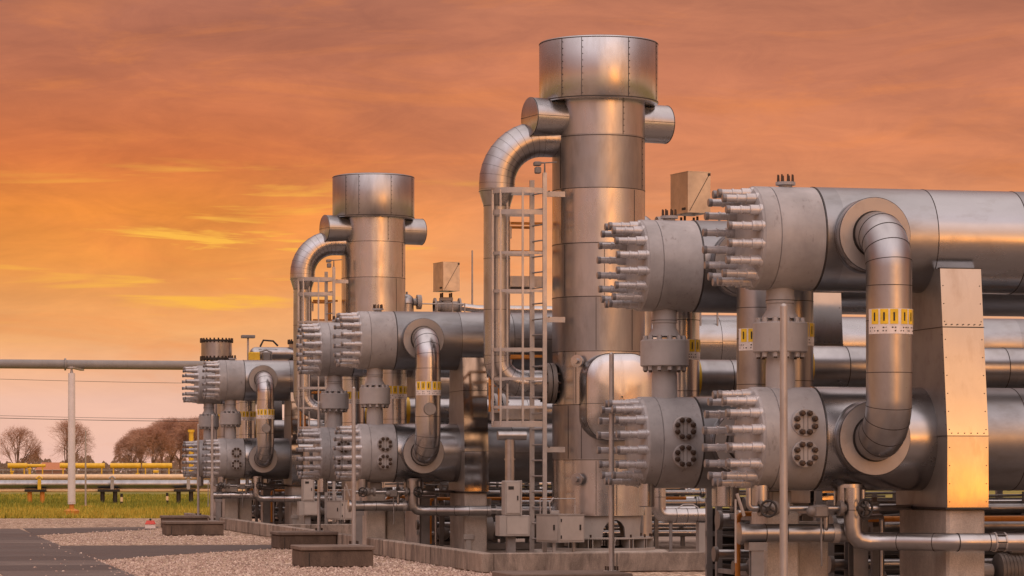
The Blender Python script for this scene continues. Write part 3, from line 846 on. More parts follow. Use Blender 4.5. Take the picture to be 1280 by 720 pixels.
def make_drain():
    t = Thing('drain_pipe', 'x', 'pipe', (.85, -.35, .8), 0, 'silver drain pipes under the headers')
    b = MB(); b.tube(bend([(1.02, -.5, 1.42), (1.02, -.5, .84), (1.35, -.5, .84), (1.95, -1.06, .84), (6.5, -1.06, .84)], .16, 3), .096, 24)
    for q, d in (((1.02, -.5, 1.18), (0, 0, 1)), ((1.5, -.64, .84), (.73, -.68, 0)), ((1.8, -.92, .84), (.73, -.68, 0)), ((2.0, -1.06, .84), (1, 0, 0)), ((2.35, -1.06, .84), (1, 0, 0)), ((3.6, -1.06, .84), (1, 0, 0))):
        b.ring(q, d, .096, .007, .004, 24, 1)
    for x in (2.42, 2.53): b.ring((x, -1.06, .84), (1, 0, 0), .096, .02, .010, 24, 2)
    for i in range(8):
        a = 2 * math.pi * i / 8; b.cyl((2.42, -1.06 + .103 * math.cos(a), .84 + .103 * math.sin(a)), (2.53, -1.06 + .103 * math.cos(a), .84 + .103 * math.sin(a)), .007, None, 6, 1)
    t.part('pipe', b, ['smallpipe', 'seam', 'galv'])
    return t
def make_header_pipe():
    t = Thing('branch_pipe', 'x', 'pipe', (.3, -.55, .9), 0, 'short branch pipes under the headers')
    b = MB(); b.lathe((-.22, -.32, .93), (1, 0, 0), [(0, .085), (.01, .12), (.05, .12), (.055, .10), (1.35, .10)], 24)
    for x in (.08, .32, .72): b.ring((x, -.32, .93), (1, 0, 0), .10, .008, .004, 24, 1)
    b.ring((.88, -.32, .93), (1, 0, 0), .10, .07, .008, 24, 2)
    t.part('pipe', b, ['smallpipe', 'seam', 'galv'])
    c = MB(); c.box((-.02, -.32, .79), (.20, .18, .09)); c.box((-.02, -.32, .37), (.14, .02, .75)); c.box((-.02, -.25, .37), (.02, .14, .75)); c.box((-.02, -.39, .37), (.14, .02, .75)); t.part('post', c, 'greydark')
    return t
def make_valve(label, pos, ax, wheel, rw, cat='valve'):
    t = Thing('gate_valve', label, cat, pos, 0, 'hand valves under the headers')
    p = Vector(pos); a = Vector(ax)
    b = MB(); b.cyl(p - a * .16, p + a * .16, .05, None, 16)
    for s in (-.16, .12): b.lathe(p + a * s, a, [(0, .085), (.04, .085)], 18)
    b.sphere(p, .085, 14); w = Vector(wheel); b.cyl(p, p + w * .22, .03, None, 10); t.part('body', b, 'flangedark')
    h = MB(); c = p + w * .22; x = w.orthogonal().normalized(); y = w.cross(x)
    h.tube([c + (x * math.cos(2 * math.pi * i / 20) + y * math.sin(2 * math.pi * i / 20)) * rw for i in range(21)], .013, 8, 0, False)
    for i in range(4):
        an = math.pi / 2 * i + .4; h.tube([c, c + (x * math.cos(an) + y * math.sin(an)) * rw], .009, 6)
    h.cyl(c - w * .02, c + w * .03, .025, None, 8); t.part('handwheel', h, 'dark')
    return t
def make_smallbore():
    t = Thing('small_bore_pipe', 'x', 'pipe', (.6, -.45, 1.2), 0, 'thin pipes with valves under the headers')
    b = MB(); b.tube(bend([(-.15, -.5, 1.42), (-.15, -.5, 1.2), (1.3, -.5, 1.2), (2.0, .3, 1.2)], .06), .032, 12)
    b.tube(bend([(.75, -.4, 1.20), (.75, -.4, .95), (.75, .6, .95)], .05), .028, 12)
    b.tube(bend([(1.15, -.45, 1.40), (1.15, -.45, 1.10), (1.6, .2, 1.1), (1.6, .2, 0)], .05), .03, 12)
    t.part('pipe', b, 'smallpipe')
    r = MB(); r.tube([(.62, -.62, 1.16), (.62, -.64, .58)], .011, 8); r.bbox((.62, -.58, 1.17), (.16, .14, .14), .02); r.sphere((.52, -.6, 1.17), .06, 12); t.part('lever', r, 'flangedark')
    s = MB(); s.tube([(-.30, -.55, 1.36), (-.22, -.55, 1.12)], .018, 8); s.tube([(-.33, -.6, 1.30), (-.33, -.6, .62)], .012, 8); t.part('hanger', s, 'galv')
    return t
def make_stub(u, r, label):
    t = Thing('drain_pot', label, 'drain pot', (u, -.28, 1.3), 0, 'drain pots under the header bellies')
    b = MB(); b.lathe((u, -.15, 1.16), (0, 0, 1), [(0, r - .01), (.01, r), (.30, r)], 28); b.lathe((u, -.15, 1.42), (0, 0, 1), [(0, r * .6), (.1, r * .6)], 16)
    t.part('pot', b, 'pipe'); return t
def make_posts():
    out = []
    for i, (x, y, z, w, lab) in enumerate(((1.45, .55, 1.25, .17, 'dark steel post'), (.95, .9, 1.1, .12, 'slim steel post'), (1.75, 1.6, 1.3, .15, 'steel post with flat cap'))):
        t = Thing('steel_post', lab, 'post', (x, y, 0), 0, 'steel posts under the headers')
        b = MB(); b.box((x, y - w / 2, z / 2), (w, .014, z)); b.box((x, y + w / 2, z / 2), (w, .014, z)); b.box((x, y, z / 2), (.012, w - .016, z)); b.box((x, y, z + .012), (w + .06, w + .06, .024)); b.box((x, y, .012), (w + .1, w + .1, .024))
        t.part('beam', b, 'greydark'); out.append(t)
    return out
def make_pedestal():
    t = Thing('concrete_pedestal', 'x', 'pedestal', (.38, .25, 0), 0, 'concrete pedestals under the header heads')
    b = MB(); b.bbox((.38, .25, .58), (.38, .55, 1.16), .02); b.bbox((.38, .25, 1.2), (.30, .4, .08), .01); b.bbox((.38, .25, 1.31), (.22, .5, .15), .01, 1); t.part('column', b, ['conc', 'greydark'])
    c = MB(); c.bbox((.82, .5, .52), (.36, .5, 1.04), .02); t.part('side_block', c, 'conc')
    return t
def make_bundle():
    t = Thing('pipe_bundle', 'x', 'pipe', (3, 2.0, .5), 0, 'low pipe bundles between the header pairs')
    b = MB(); r2 = random.Random(3)
    for i, (y, z, r) in enumerate(((1.5, .35, .05), (1.7, .52, .06), (1.9, .30, .045), (2.1, .68, .07), (2.4, .95, .09), (2.7, .42, .05), (2.9, 1.15, .06))):
        x0 = 1.5 + .9 * r2.random(); b.tube([(x0, y, z), (9, y, z)], r, 14); b.lathe((x0 - .02, y, z), (1, 0, 0), [(0, r + .04), (.05, r + .04)], 14, 1)
        for k in range(5):
            x = 2 + k * 1.6 + r2.random(); b.lathe((x, y, z), (1, 0, 0), [(0, r + .045), (.035, r + .045), (.04, r), (.045, r + .045), (.08, r + .045)], 14, i % 2)
    t.part('pipes', b, ['smallpipe', 'flangedark'])
    for x in (1.95, 3.2, 4.8, 6.4):
        f = MB(); f.box((x, 1.4, .62), (.08, .08, 1.24)); f.box((x, 3.0, .62), (.08, .08, 1.24)); f.box((x, 2.2, 1.0), (.08, 1.68, .08)); f.box((x + .001, 2.2, .26), (.06, 1.68, .06)); t.part('frame', f, 'greydark')
    for x, y, z in ((2.9, 1.7, .52), (2.6, 2.1, .68), (3.9, 1.5, .35), (5.0, 2.4, .95), (2.3, 2.4, .95), (2.0, 1.5, .35)):
        v = MB(); v.sphere((x, y, z), .14, 14); v.cyl((x, y, z), (x, y, z + .38), .035, None, 8); v.lathe((x, y, z + .34), (0, 0, 1), [(0, .13), (.025, .13)], 16)
        t.part('valve', v, 'flangedark')
    o = MB(); o.tube(bend([(1.7, 1.3, .15), (1.7, 1.3, 1.05), (7, 1.3, 1.05)], .1), .035, 12); t.part('glint_line', o, 'orange')  # orange line kept as coloured stand-in for reflected highlights among the pipes
    return t
small = [(make_drain(), 'silver drain pipe passing the {p} concrete support of the {b}'),
         (make_header_pipe(), 'short flanged branch pipe on a post, {p} headers of the {b}'),
         (make_valve('x', (.12, -.5, 1.2), (1, 0, 0), (-.5, -.866, 0), .085), 'dark hand valve below the {p} end cap of the {b}'),
         (make_valve('x', (1.02, -.5, 1.2), (1, 0, 0), (.3, -.95, 0), .095), 'dark hand valve below the {p} elbow of the {b}'),
         (make_smallbore(), 'thin pipe with hanging lever under the {p} lower header of the {b}'),
         (make_stub(-.16 + .25, .10, 'x'), 'small drain pot below the {p} end cap of the {b}'),
         (make_stub(1.1, .17, 'x'), 'wide drain pot below the {p} elbow of the {b}'),
         (make_pedestal(), 'stained concrete pedestal below the {p} header head of the {b}'),
         (make_bundle(), 'low pipe bundle with valves behind the {p} headers of the {b}')]
def make_midpipe():
    t = Thing('crossover_line', 'x', 'pipe', (1.5, 2.3, 3.0), 0, 'crossover lines between the header pairs')
    y, z = 2.35, 2.83
    b = MB(); b.tube([(1.45, y, z), (9, y, z)], .25, 32)
    for x in (1.9, 2.9, 3.9, 4.9): b.ring((x, y, z), (1, 0, 0), .25, .009, .003, 32, 1)
    t.part('pipe', b, ['pipe', 'seam'])
    e = MB(); e.lathe((1.36, y, z), (1, 0, 0), [(0, .25), (.01, .27), (.09, .27)], 32); t.part('end_cap', e, 'yellow')
    f = MB()
    for x in (3.2, 3.36): f.lathe((x, y, z), (1, 0, 0), [(0, .36), (.07, .36)], 28)
    for i in range(10):
        a = 2 * math.pi * i / 10; f.cyl((3.14, y + .31 * math.cos(a), z + .31 * math.sin(a)), (3.49, y + .31 * math.cos(a), z + .31 * math.sin(a)), .02, None, 6, 1)
    t.part('flange', f, ['flange', 'bolt'])
    v = MB(); v.bbox((3.3, y, z - .52), (.34, .34, .22), .03); v.cyl((3.3, y, z - .42), (3.3, y, z - .15), .06, None, 12); t.part('actuator', v, 'flangedark')
    l = MB(); l.cyl((5.2, y, 0), (5.2, y, z - .24), .09, None, 14); t.part('stanchion', l, 'greydark')
    return t
def make_pump():
    t = Thing('pump_set', 'x', 'pump', (3.4, 1.35, 0), 0, 'dark pumps under the headers')
    b = MB(); b.box((3.3, 1.2, .10), (1.5, .55, .12)); t.part('base', b, 'greydark')
    m = MB(); m.lathe((3.35, 1.2, .45), (1, 0, 0), [(0, .16), (.02, .2), (.5, .2), (.52, .17), (.62, .17)], 24)
    for i in range(9): m.ring((3.42 + .045 * i, 1.2, .45), (1, 0, 0), .2, .014, .007, 24)
    m.bbox((3.6, 1.2, .70), (.22, .2, .12), .02); t.part('motor', m, 'flangedark')
    c = MB(); c.lathe((2.75, 1.2, .45), (1, 0, 0), [(0, .12), (.02, .23), (.18, .25), (.2, .12), (.55, .08)], 24); c.cyl((2.85, 1.2, .5), (2.85, 1.2, 1.05), .08, None, 16); t.part('casing', c, 'flange')
    return t
def make_rack():
    t = Thing('shade_rack', 'x', 'rack', (5, 3.3, 0), 0, 'added shade racks between the header pairs')
    f = MB()
    for x in (1.9, 3.3, 4.7, 6.1, 7.5): f.box((x, 3.3, .75), (.08, .08, 1.5))
    for z in (.3, .75, 1.2, 1.46): f.box((4.7, 3.3, z), (5.7, .05, .07))
    t.part('frame', f, 'greydark')
    p = MB()
    for i, x in enumerate((2.6, 4.0, 5.4, 6.8)): p.box((x, 3.36, .62 + .1 * (i % 2)), (1.28, .03, .95))
    t.part('shade_plate', p, 'dark')  # dark plates added to close the gaps, standing in for shade under the headers
    c = MB(); r3 = random.Random(2)
    for i in range(9):
        z = .3 + i * .13; P = [(2.0 + j * .66, 3.24 + r3.uniform(-.02, .02), z + r3.uniform(-.05, .05)) for j in range(9)]; c.tube(P, .018, 6)
    for x in (2.3, 3.1, 3.8, 4.5, 5.2): c.tube([(x, 3.2, .1), (x + r3.uniform(-.05, .05), 3.2, 1.35)], .03, 8)
    t.part('cables', c, 'flangedark')
    return t
small += [(make_midpipe(), 'crossover line with yellow end cap behind the {p} headers of the {b}'),
          (make_pump(), 'dark pump set under the {p} headers of the {b}'),
          (make_rack(), 'added shade rack with dark plates behind the {p} headers of the {b}')]
ps = make_posts()
small += [(ps[0], 'dark steel post with flat cap below the {p} elbow of the {b}'), (ps[1], 'slim steel post below the {p} header head of the {b}'), (ps[2], 'dark steel post behind the {p} support of the {b}')]
for k, p, d in units():
    for T, lab in small:
        l = lab.format(p=PAIR[p], b=BAYN[k])
        if p == 1 and T.e.name.split('.')[0] in ('steel_post', 'branch_pipe', 'gate_valve', 'small_bore_pipe', 'concrete_pedestal', 'drain_pipe'): continue
        if k == 0 and p == 0: T.e['label'] = l
        else: dup(T.e, d, l)

# relief pipe beside the tower foot
def make_relief():
    t = Thing('relief_pipe', 'silver capped relief pipe beside the tall tower foot', 'pipe', (4.0, -6.8, .8), 1, 'capped relief pipes by the towers')
    b = MB(); b.tube(bend([(4.0, -6.8, 2.1), (4.0, -6.8, .83), (4.9, -6.8, .83)], .16, 5), .125, 28); b.lathe((4.9, -6.8, .83), (1, 0, 0), [(0, .125), (.0, .135), (.05, .135), (.07, .12)], 28)
    for x in (4.3, 4.5, 4.68): b.ring((x, -6.8, .83), (1, 0, 0), .125, .008, .004, 28, 1)
    b.ring((4.0, -6.8, 1.15), (0, 0, 1), .125, .008, .004, 28, 1)
    t.part('pipe', b, ['smallpipe', 'seam'])
    p = MB(); p.box((4.82, -6.78, .35), (.22, .20, .70)); t.part('post', p, 'grey')
    s = MB(); s.cyl((4.22, -6.8, .05), (4.22, -6.8, .72), .03, None, 10); s.lathe((4.22, -6.8, 0), (0, 0, 1), [(0, .13), (.08, .10), (.14, .04)], 8); t.part('prop', s, 'greydark')
    h = MB(); h.tube([(4.35, -6.8, .96), (4.45, -6.8, 1.02), (4.62, -6.8, 1.02), (4.72, -6.8, .96)], .012, 8); t.part('grip', h, 'galv')
    return t
V_rel = make_relief(); dup(V_rel.e, bay_shift(1, 2), 'silver capped relief pipe beside the smaller tower foot')

# ------------------------------------------------------------------ flanged drums behind the far bay
def make_drum():
    t = Thing('flanged_drum', 'short drum with bolted rims above the far rear end caps', 'drum', (.85, 7.6, 0), 2, 'bolted drums behind the far bay')
    x, y = .85, 7.6
    b = MB(); b.lathe((x, y, 5.0), (0, 0, 1), [(0, .47), (.6, .47)], 40); b.cyl((x, y, 0), (x, y, 5.0), .2, None, 20); t.part('drum', b, 'pipe')
    for z in (5.0, 5.55):
        f = MB(); f.lathe((x, y, z), (0, 0, 1), [(0, .51), (.06, .51)], 40)
        for i in range(24):
            a = 2 * math.pi * i / 24; q = Vector((x + .485 * math.cos(a), y + .485 * math.sin(a), z - .03)); f.cyl(q, q + Vector((0, 0, .14)), .025, None, 6, 1)
        t.part('rim', f, ['dark', 'bolt'])
    return t
V_dr = make_drum(); dup(V_dr.e, uvw(2.75, .4), 'short drum with bolted rims half hidden by the middle bay end caps')
t = Thing('crossover_pipe', 'silver crossover pipe behind the far bay upper header', 'pipe', (2.9, 7.6, 5), 2)
b = MB(); b.tube([(2.1, 7.9, 5.22), (9, 7.9, 5.22)], .2, 24); b.sphere((2.1, 7.9, 5.22), .2, 20); t.part('pipe', b, 'pipe')
for sx in (2.6, 7.6):
    c = MB(); c.cyl((sx, 7.9, 0), (sx, 7.9, 5.05), .08, None, 12); t.part('stanchion', c, 'galv')
g = MB(); g.tube([(2.2, 7.7, 5.42), (2.3, 7.7, 5.62), (2.6, 7.7, 5.6), (2.75, 7.7, 5.45)], .03, 8); t.part('hook', g, 'dark')
t = Thing('instrument_mast', 'thin mast with flat plate and small box coloured yellow-lit above the far bay', 'mast', (1.65, 6.3, 0), 2)
b = MB(); b.tube([(1.65, 6.3, 0), (1.65, 6.3, 5.62)], .03, 8); t.part('mast', b, 'galv')
b = MB(); b.bbox((1.65, 6.3, 5.66), (.40, .3, .09), .01); t.part('plate', b, 'greydark')
b = MB(); b.bbox((1.82, 6.25, 4.98), (.34, .3, .42), .02); t.part('box', b, 'yellow')  # yellow light falling on the box is put into its colour
b = MB(); b.bbox((2.2, 6.3, 5.0), (.22, .26, .4), .02); b.tube([(2.0, 6.3, 5.2), (2.2, 6.3, 5.26), (2.36, 6.3, 5.2), (2.36, 6.3, 4.85)], .025, 8); t.part('meter', b, 'greydark')

# ------------------------------------------------------------------ bund kerbs, pole blocks, poles
def kerb_piece(name, label, bay, u0, u1, v0, v1, joints, group):
    t = Thing(name, label, 'kerb wall', ((u0 + u1) / 2, (v0 + v1) / 2, 0), bay, group)
    b = MB(); b.bbox(((u0 + u1) / 2, (v0 + v1) / 2, .155), (u1 - u0, v1 - v0, .31), .015)
    lx = u1 - u0 > v1 - v0
    for q in joints:
        if lx: b.box((q, v0 - .0005, .15), (.012, .008, .30), 1)
        else: b.box((u0 - .0005, q, .15), (.008, .012, .30), 1)
    t.part('wall', b, ['kerb', 'black'])
    return t
G = 'concrete kerbs round the plant bays'
kerb_piece('concrete_kerb', 'long grey concrete kerb along the gravel beside the middle bay', 1, 0, .2, -10.86, 13.85, [-9 + 2.4 * i for i in range(9)], G)
kerb_piece('concrete_kerb', 'stained brown concrete kerb facing the viewer below the tall tower', 1, .203, 16, -10.86, -10.66, [2.2 + 2.4 * i for i in range(6)], G)
kerb_piece('concrete_kerb', 'concrete kerb crossing between the middle and far bays', 2, .203, 16, -10.95, -10.75, [2.4 * i + 1 for i in range(6)], G)
kerb_piece('concrete_kerb', 'far grey concrete kerb ending near the grass', 2, 0, .2, -10.7, 9.0, [-9 + 2.4 * i for i in range(8)], G)

def pole_block(label, bay, u, v, w, d, h=.35):
    t = Thing('concrete_block', label, 'concrete block', (u, v, 0), bay, 'dark concrete blocks under the thin poles')
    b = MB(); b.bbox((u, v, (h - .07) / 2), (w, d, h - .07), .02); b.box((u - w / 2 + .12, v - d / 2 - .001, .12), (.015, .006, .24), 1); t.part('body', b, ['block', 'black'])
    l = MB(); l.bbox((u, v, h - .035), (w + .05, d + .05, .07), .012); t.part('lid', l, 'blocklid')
    return t
def pole(label, bay, u, v, z0, z1=3.0):
    t = Thing('thin_pole', label, 'pole', (u, v, z0), bay, 'thin grey poles on the concrete blocks')
    b = MB(); b.cyl((u, v, z0), (u, v, z1), .036, .030, 16); b.sphere((u, v, z1), .030, 12); t.part('shaft', b, 'galv')
    f = MB(); f.bbox((u, v, z0 + .008), (.17, .17, .016), .003)
    for x, y in ((.06, .06), (-.06, .06), (.06, -.06), (-.06, -.06)): f.cyl((u + x, v + y, z0 + .014), (u + x, v + y, z0 + .07), .012, None, 6, 1)
    t.part('foot_plate', f, ['galv', 'bolt'])
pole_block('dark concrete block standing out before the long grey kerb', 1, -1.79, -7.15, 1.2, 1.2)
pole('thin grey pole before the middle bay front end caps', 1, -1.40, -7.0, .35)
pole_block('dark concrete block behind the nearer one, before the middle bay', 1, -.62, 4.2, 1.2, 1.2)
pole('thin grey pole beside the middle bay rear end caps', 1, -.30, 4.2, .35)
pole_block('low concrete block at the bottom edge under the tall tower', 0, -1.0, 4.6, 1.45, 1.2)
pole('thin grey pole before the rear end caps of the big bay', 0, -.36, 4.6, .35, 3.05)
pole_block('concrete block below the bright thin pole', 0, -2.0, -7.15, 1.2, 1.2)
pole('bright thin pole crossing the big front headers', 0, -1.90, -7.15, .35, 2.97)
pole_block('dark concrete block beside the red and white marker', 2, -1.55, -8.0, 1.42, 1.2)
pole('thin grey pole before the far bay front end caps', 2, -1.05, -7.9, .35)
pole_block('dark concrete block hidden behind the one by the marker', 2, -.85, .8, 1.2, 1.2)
pole('thin grey pole behind its twin at the far bay', 2, -.45, .8, .35, 2.9)

# ------------------------------------------------------------------ ground
def sheet(name, pts, mat, z, label=None, kind='structure'):
    me = bpy.data.meshes.new(name); me.from_pydata([(x, y, z) for x, y in pts], [], [tuple(range(len(pts)))])
    me.materials.append(M[mat]); o = bpy.data.objects.new(name, me); COL.objects.link(o); o['kind'] = kind
    return o
sheet('ground', [(-3000, -300), (3000, -300), (3000, 4000), (-3000, 4000)], 'soil', -.012)
def gp(px, py, h=0):
    Z = (CAMH - h) * 3600 / (py - 589); return ((px - 640) * Z / 3600, Z)
def W2(bay, u, v):
    q = BAY[bay] + AX * u + RX * v; return (q.x, q.y)
sheet('gravel', [(-60, -60), (60, -60), (60, 112), (-2, 98.5), (-60, 96)], 'gravel', -.006)
e = gp(170, 720); 
pr = [Vector((e[0], e[1], 0)) + RX * s for s in (-45, 37)]
sheet('path', [(q.x, q.y) for q in (pr[0], pr[1], pr[1] - AX * 1.98, pr[0] - AX * 1.98)], 'path', .004)
sheet('path', [gp(72, 682), gp(120, 700.2), gp(230, 692.5), gp(340, 686), gp(340, 681)], 'path_cross', .0)
sheet('path', [gp(28, 660.2), gp(43, 669.0), gp(110, 665.5), gp(190, 662), gp(200, 658.3)], 'path_cross', .0)
sheet('bund_floor', [W2(1, .2, -10.7), W2(1, 16, -10.7), W2(1, 16, 13.6), W2(1, .2, 13.6)], 'slab', .02)
sheet('bund_floor', [W2(2, .2, -10.8), W2(2, 16, -10.8), W2(2, 16, 9), W2(2, .2, 9)], 'slab', .02)
sheet('bund_floor', [W2(0, -.9, -10.7), W2(0, 16, -10.7), W2(0, 16, 10.5), W2(0, -.9, 10.5)], 'slab', .02)

# loose stones on the gravel that the picture shows (nobody could count them)
def pebbles():
    b = MB(); r = random.Random(11)
    n = 0
    while n < 9000:
        px = r.uniform(30, 640); py = 652 + 72 * r.random() ** .8
        x, y = gp(px, py); x += r.uniform(-.1, .1)
        q = Vector((x, y, 0)) - BAY[1]; u, v = q.dot(AX), q.dot(RX)
        if -1e9 < u and u > -.02 and v > -10.9: continue
        e0 = Vector((x, y, 0)) - Vector((e[0], e[1], 0)); 
        if -1.98 < e0.dot(AX) < -.02 and r.random() < (.93 if e0.dot(AX) > -.25 else .985): continue
        yb = 700.2 - (px - 120) * .0675 if px > 120 else 682 + (px - 72) * .379
        if 680.5 < py < yb + .3 and 70 < px < 345: continue
        yb = 669 - (px - 43) * .06; 
        if 656 < py < yb + .3 and px < 205: continue
        s = r.uniform(.014, .036); h = s * r.uniform(.5, .85)
        a = r.random() * 6.28; ca, sa = math.cos(a) * s, math.sin(a) * s
        k = r.uniform(.6, .9)
        vs = [(x + ca, y + sa, 0), (x - sa * k, y + ca * k, 0), (x - ca, y - sa, 0), (x + sa * k, y - ca * k, 0), (x + ca * .3, y + sa * .3, h), (x - ca * .4, y - sa * .4, h * .85)]
        b.add(vs, [(0, 1, 4), (1, 5, 4), (1, 2, 5), (2, 3, 5), (3, 4, 5), (3, 0, 4)], 0, False); n += 1
    o = link_mesh('pebbles', b, 'stone'); o['kind'] = 'stuff'
pebbles()

def grass():
    b = MB(); r = random.Random(5)
    for i in range(52000):
        d = 98.2 + (r.random() ** 1.7) * 95
        px = r.uniform(-60, 420); x = (px - 640) * d / 3600
        edge = 96 + (x + 60) * 2.5 / 58
        if d < edge + .2: continue
        h = r.uniform(.05, .16) * (1.5 if r.random() < .1 else 1); a = r.random() * 6.28; w = r.uniform(.012, .03) * (d / 100)
        lx, ly = r.uniform(-.05, .05), r.uniform(-.05, .05)
        b.add([(x - w * math.cos(a), d - w * math.sin(a), 0), (x + w * math.cos(a), d + w * math.sin(a), 0), (x + lx, d + ly, h)], [(0, 1, 2)], 0, False)
    for k in range(420):
        d = 98.6 + r.random() ** 1.5 * 60; px = r.uniform(-40, 400); cx = (px - 640) * d / 3600
        if d < 96 + (cx + 60) * 2.5 / 58 + .3: continue
        big = r.uniform(.5, 1.25)
        for i in range(34):
            x = cx + r.gauss(0, .22 * big); y = d + r.gauss(0, .22 * big); h = r.uniform(.12, .34) * big; a = r.random() * 6.28; w = r.uniform(.012, .026)
            b.add([(x - w * math.cos(a), y - w * math.sin(a), 0), (x + w * math.cos(a), y + w * math.sin(a), 0), (x + r.gauss(0, .08), y + r.gauss(0, .08), h)], [(0, 1, 2)], 0, False)
    me = bpy.data.meshes.new('grass'); me.from_pydata(b.v, [], b.f); me.materials.append(M['grass'])
    o = bpy.data.objects.new('grass', me); COL.objects.link(o); o['kind'] = 'stuff'
grass()

# ------------------------------------------------------------------ pipeline, yellow lines and markers on the meadow
def pt(px, py, Z): return Vector(((px - 640) * Z / 3600, Z, CAMH + (589 - py) * Z / 3600))
def simple(name, label, cat, org, parts, group=None):
    t = Thing(name, label, cat, org, None, group)
    for p in parts: t.part(*p)
    return t
def lineA(px, py, Z, L0, L1):
    q = pt(px, py, Z); return q - AX * L0, q + AX * L1
a0, a1 = lineA(84, 455.5, 103, 14, 30)
b = MB(); b.tube([a0, a1], .165, 20)
for s in (13.9, 21.5, 29): b.lathe(a0 + AX * s, AX, [(0, .22), (.06, .22)], 20)
simple('overhead_pipe', 'long grey pipe carried high above the grass', 'pipe', a0, [('pipe', b, 'greypipe')])
q = pt(84, 648, 99.5); Z = 103
x, y = q.x, 100.5
b = MB(); b.cyl((x, y, .45), (x, y, 5.02), .135, .12, 20); c = MB(); c.lathe((x, y, 0), (0, 0, 1), [(0, .26), (.22, .26), (.26, .2), (.3, .09), (.5, .07), (.5, .14)], 20)
d = MB(); d.lathe((x, y, 5.02), (0, 0, 1), [(0, .06), (.1, .04), (.17, .04), (.18, .15), (.22, .15)], 16); d.box((x, y + 1.2, 5.22), (.12, 2.7, .06))
simple('pipe_post', 'pale round post carrying the overhead pipe on an orange foot', 'post', (x, y, 0), [('shaft', b, 'white'), ('foot', c, 'orange'), ('bracket', d, 'galv')])
q = pt(107, 635, 125); b = MB(); b.cyl((q.x, 125, 0), (q.x, 125, 3.35), .045, .03, 10); c = MB(); c.bbox((q.x + .15, 125, .05), (.7, .5, .1), .02)
simple('marker_pole', 'slim grey pole on a yellow foot in the grass', 'pole', (q.x, 125, 0), [('shaft', b, 'galv'), ('foot', c, 'orange')])
Zp = 137
for nm_, lab, py, r, mt in (('silver_pipeline', 'thick silver pipeline running low over the grass', 605.5, .215, 'pipe'), ('yellow_pipeline', 'yellowish pipe along the top of the low pipeline rack', 596.3, .13, 'beige'), ('beige_pipeline', 'thin beige pipe along the bottom of the pipeline rack', 613, .085, 'beige')):
    p0, p1 = lineA(44, py, Zp + (.7 if 'yellow' in nm_ else 0), 12, 34); b = MB(); b.tube([p0, p1], r, 18)
    simple(nm_, lab, 'pipe', p0, [('pipe', b, mt)])
for i, px in enumerate((45, 136, 231)):
    q = pt(px, 0, Zp + i * .55); x, y = q.x, q.y
    b = MB(); b.box((x, y, .68), (1.0, .5, .12)); c = MB(); c.cyl((x - .3, y, 0), (x - .3, y, .63), .11, None, 12); d = MB(); d.cyl((x + .3, y, 0), (x + .3, y, .63), .11, None, 12)
    g = MB(); g.box((x + .2, y - .25, .98), (.16, .05, .5)); g.tube([(x + .05, y - .28, 1.25), (x + .2, y - .28, 1.36), (x + .35, y - .28, 1.25)], .04, 8)
    simple('pipe_trestle', ('black trestle with orange light coloured onto its legs, nearest the picture edge', 'black trestle under the pipeline beside the slim pole', 'black trestle under the pipeline close to the end caps')[i], 'pipe support', (x, y, 0), [('beam', b, 'dark'), ('leg', c, 'orange' if i == 0 else 'dark'), ('leg', d, 'orange' if i == 0 else 'dark'), ('clamp', g, 'yellow' if i == 0 else 'galv')], 'trestles under the low pipeline')  # first trestle has the orange light painted into its leg colour
for i, px in enumerate((152, 209)):
    q = pt(px, 0, 131 + 5 * i); x, y = q.x, q.y
    b = MB(); b.cyl((x, y, 0), (x, y, .22), .06, None, 10, 1); b.cyl((x, y, .22), (x, y, .42), .06, None, 10, 0); b.cyl((x, y, .42), (x, y, .58), .06, None, 10, 1)
    t = simple('striped_bollard', ('black and yellow bollard out on the grass by the second trestle', 'black and yellow bollard on the grass close to the end caps')[i], 'bollard', (x, y, 0), [('post', b, ['beige', 'dark'])], 'striped bollards on the grass')
# red and white marker on the gravel
q = gp(188, 667); x, y = q
b = MB(); b.cyl((x, y, 0), (x, y, .16), .012, None, 8); c = MB(); c.bbox((x, y, .185), (.26, .12, .11), .006)
d = MB(); d.prism([(x - .135, y - .075, .24), (x + .135, y - .075, .24), (x + .09, y - .03, .335), (x - .09, y - .03, .335)], (0, 1, 0), .10); g = MB(); g.sphere((x, y, .36), .03, 10)
simple('route_marker', 'small red and white marker on a stick in the gravel', 'marker', (x, y, 0), [('stick', b, 'white'), ('plate', c, 'white'), ('roof', d, 'red'), ('knob', g, 'black')])
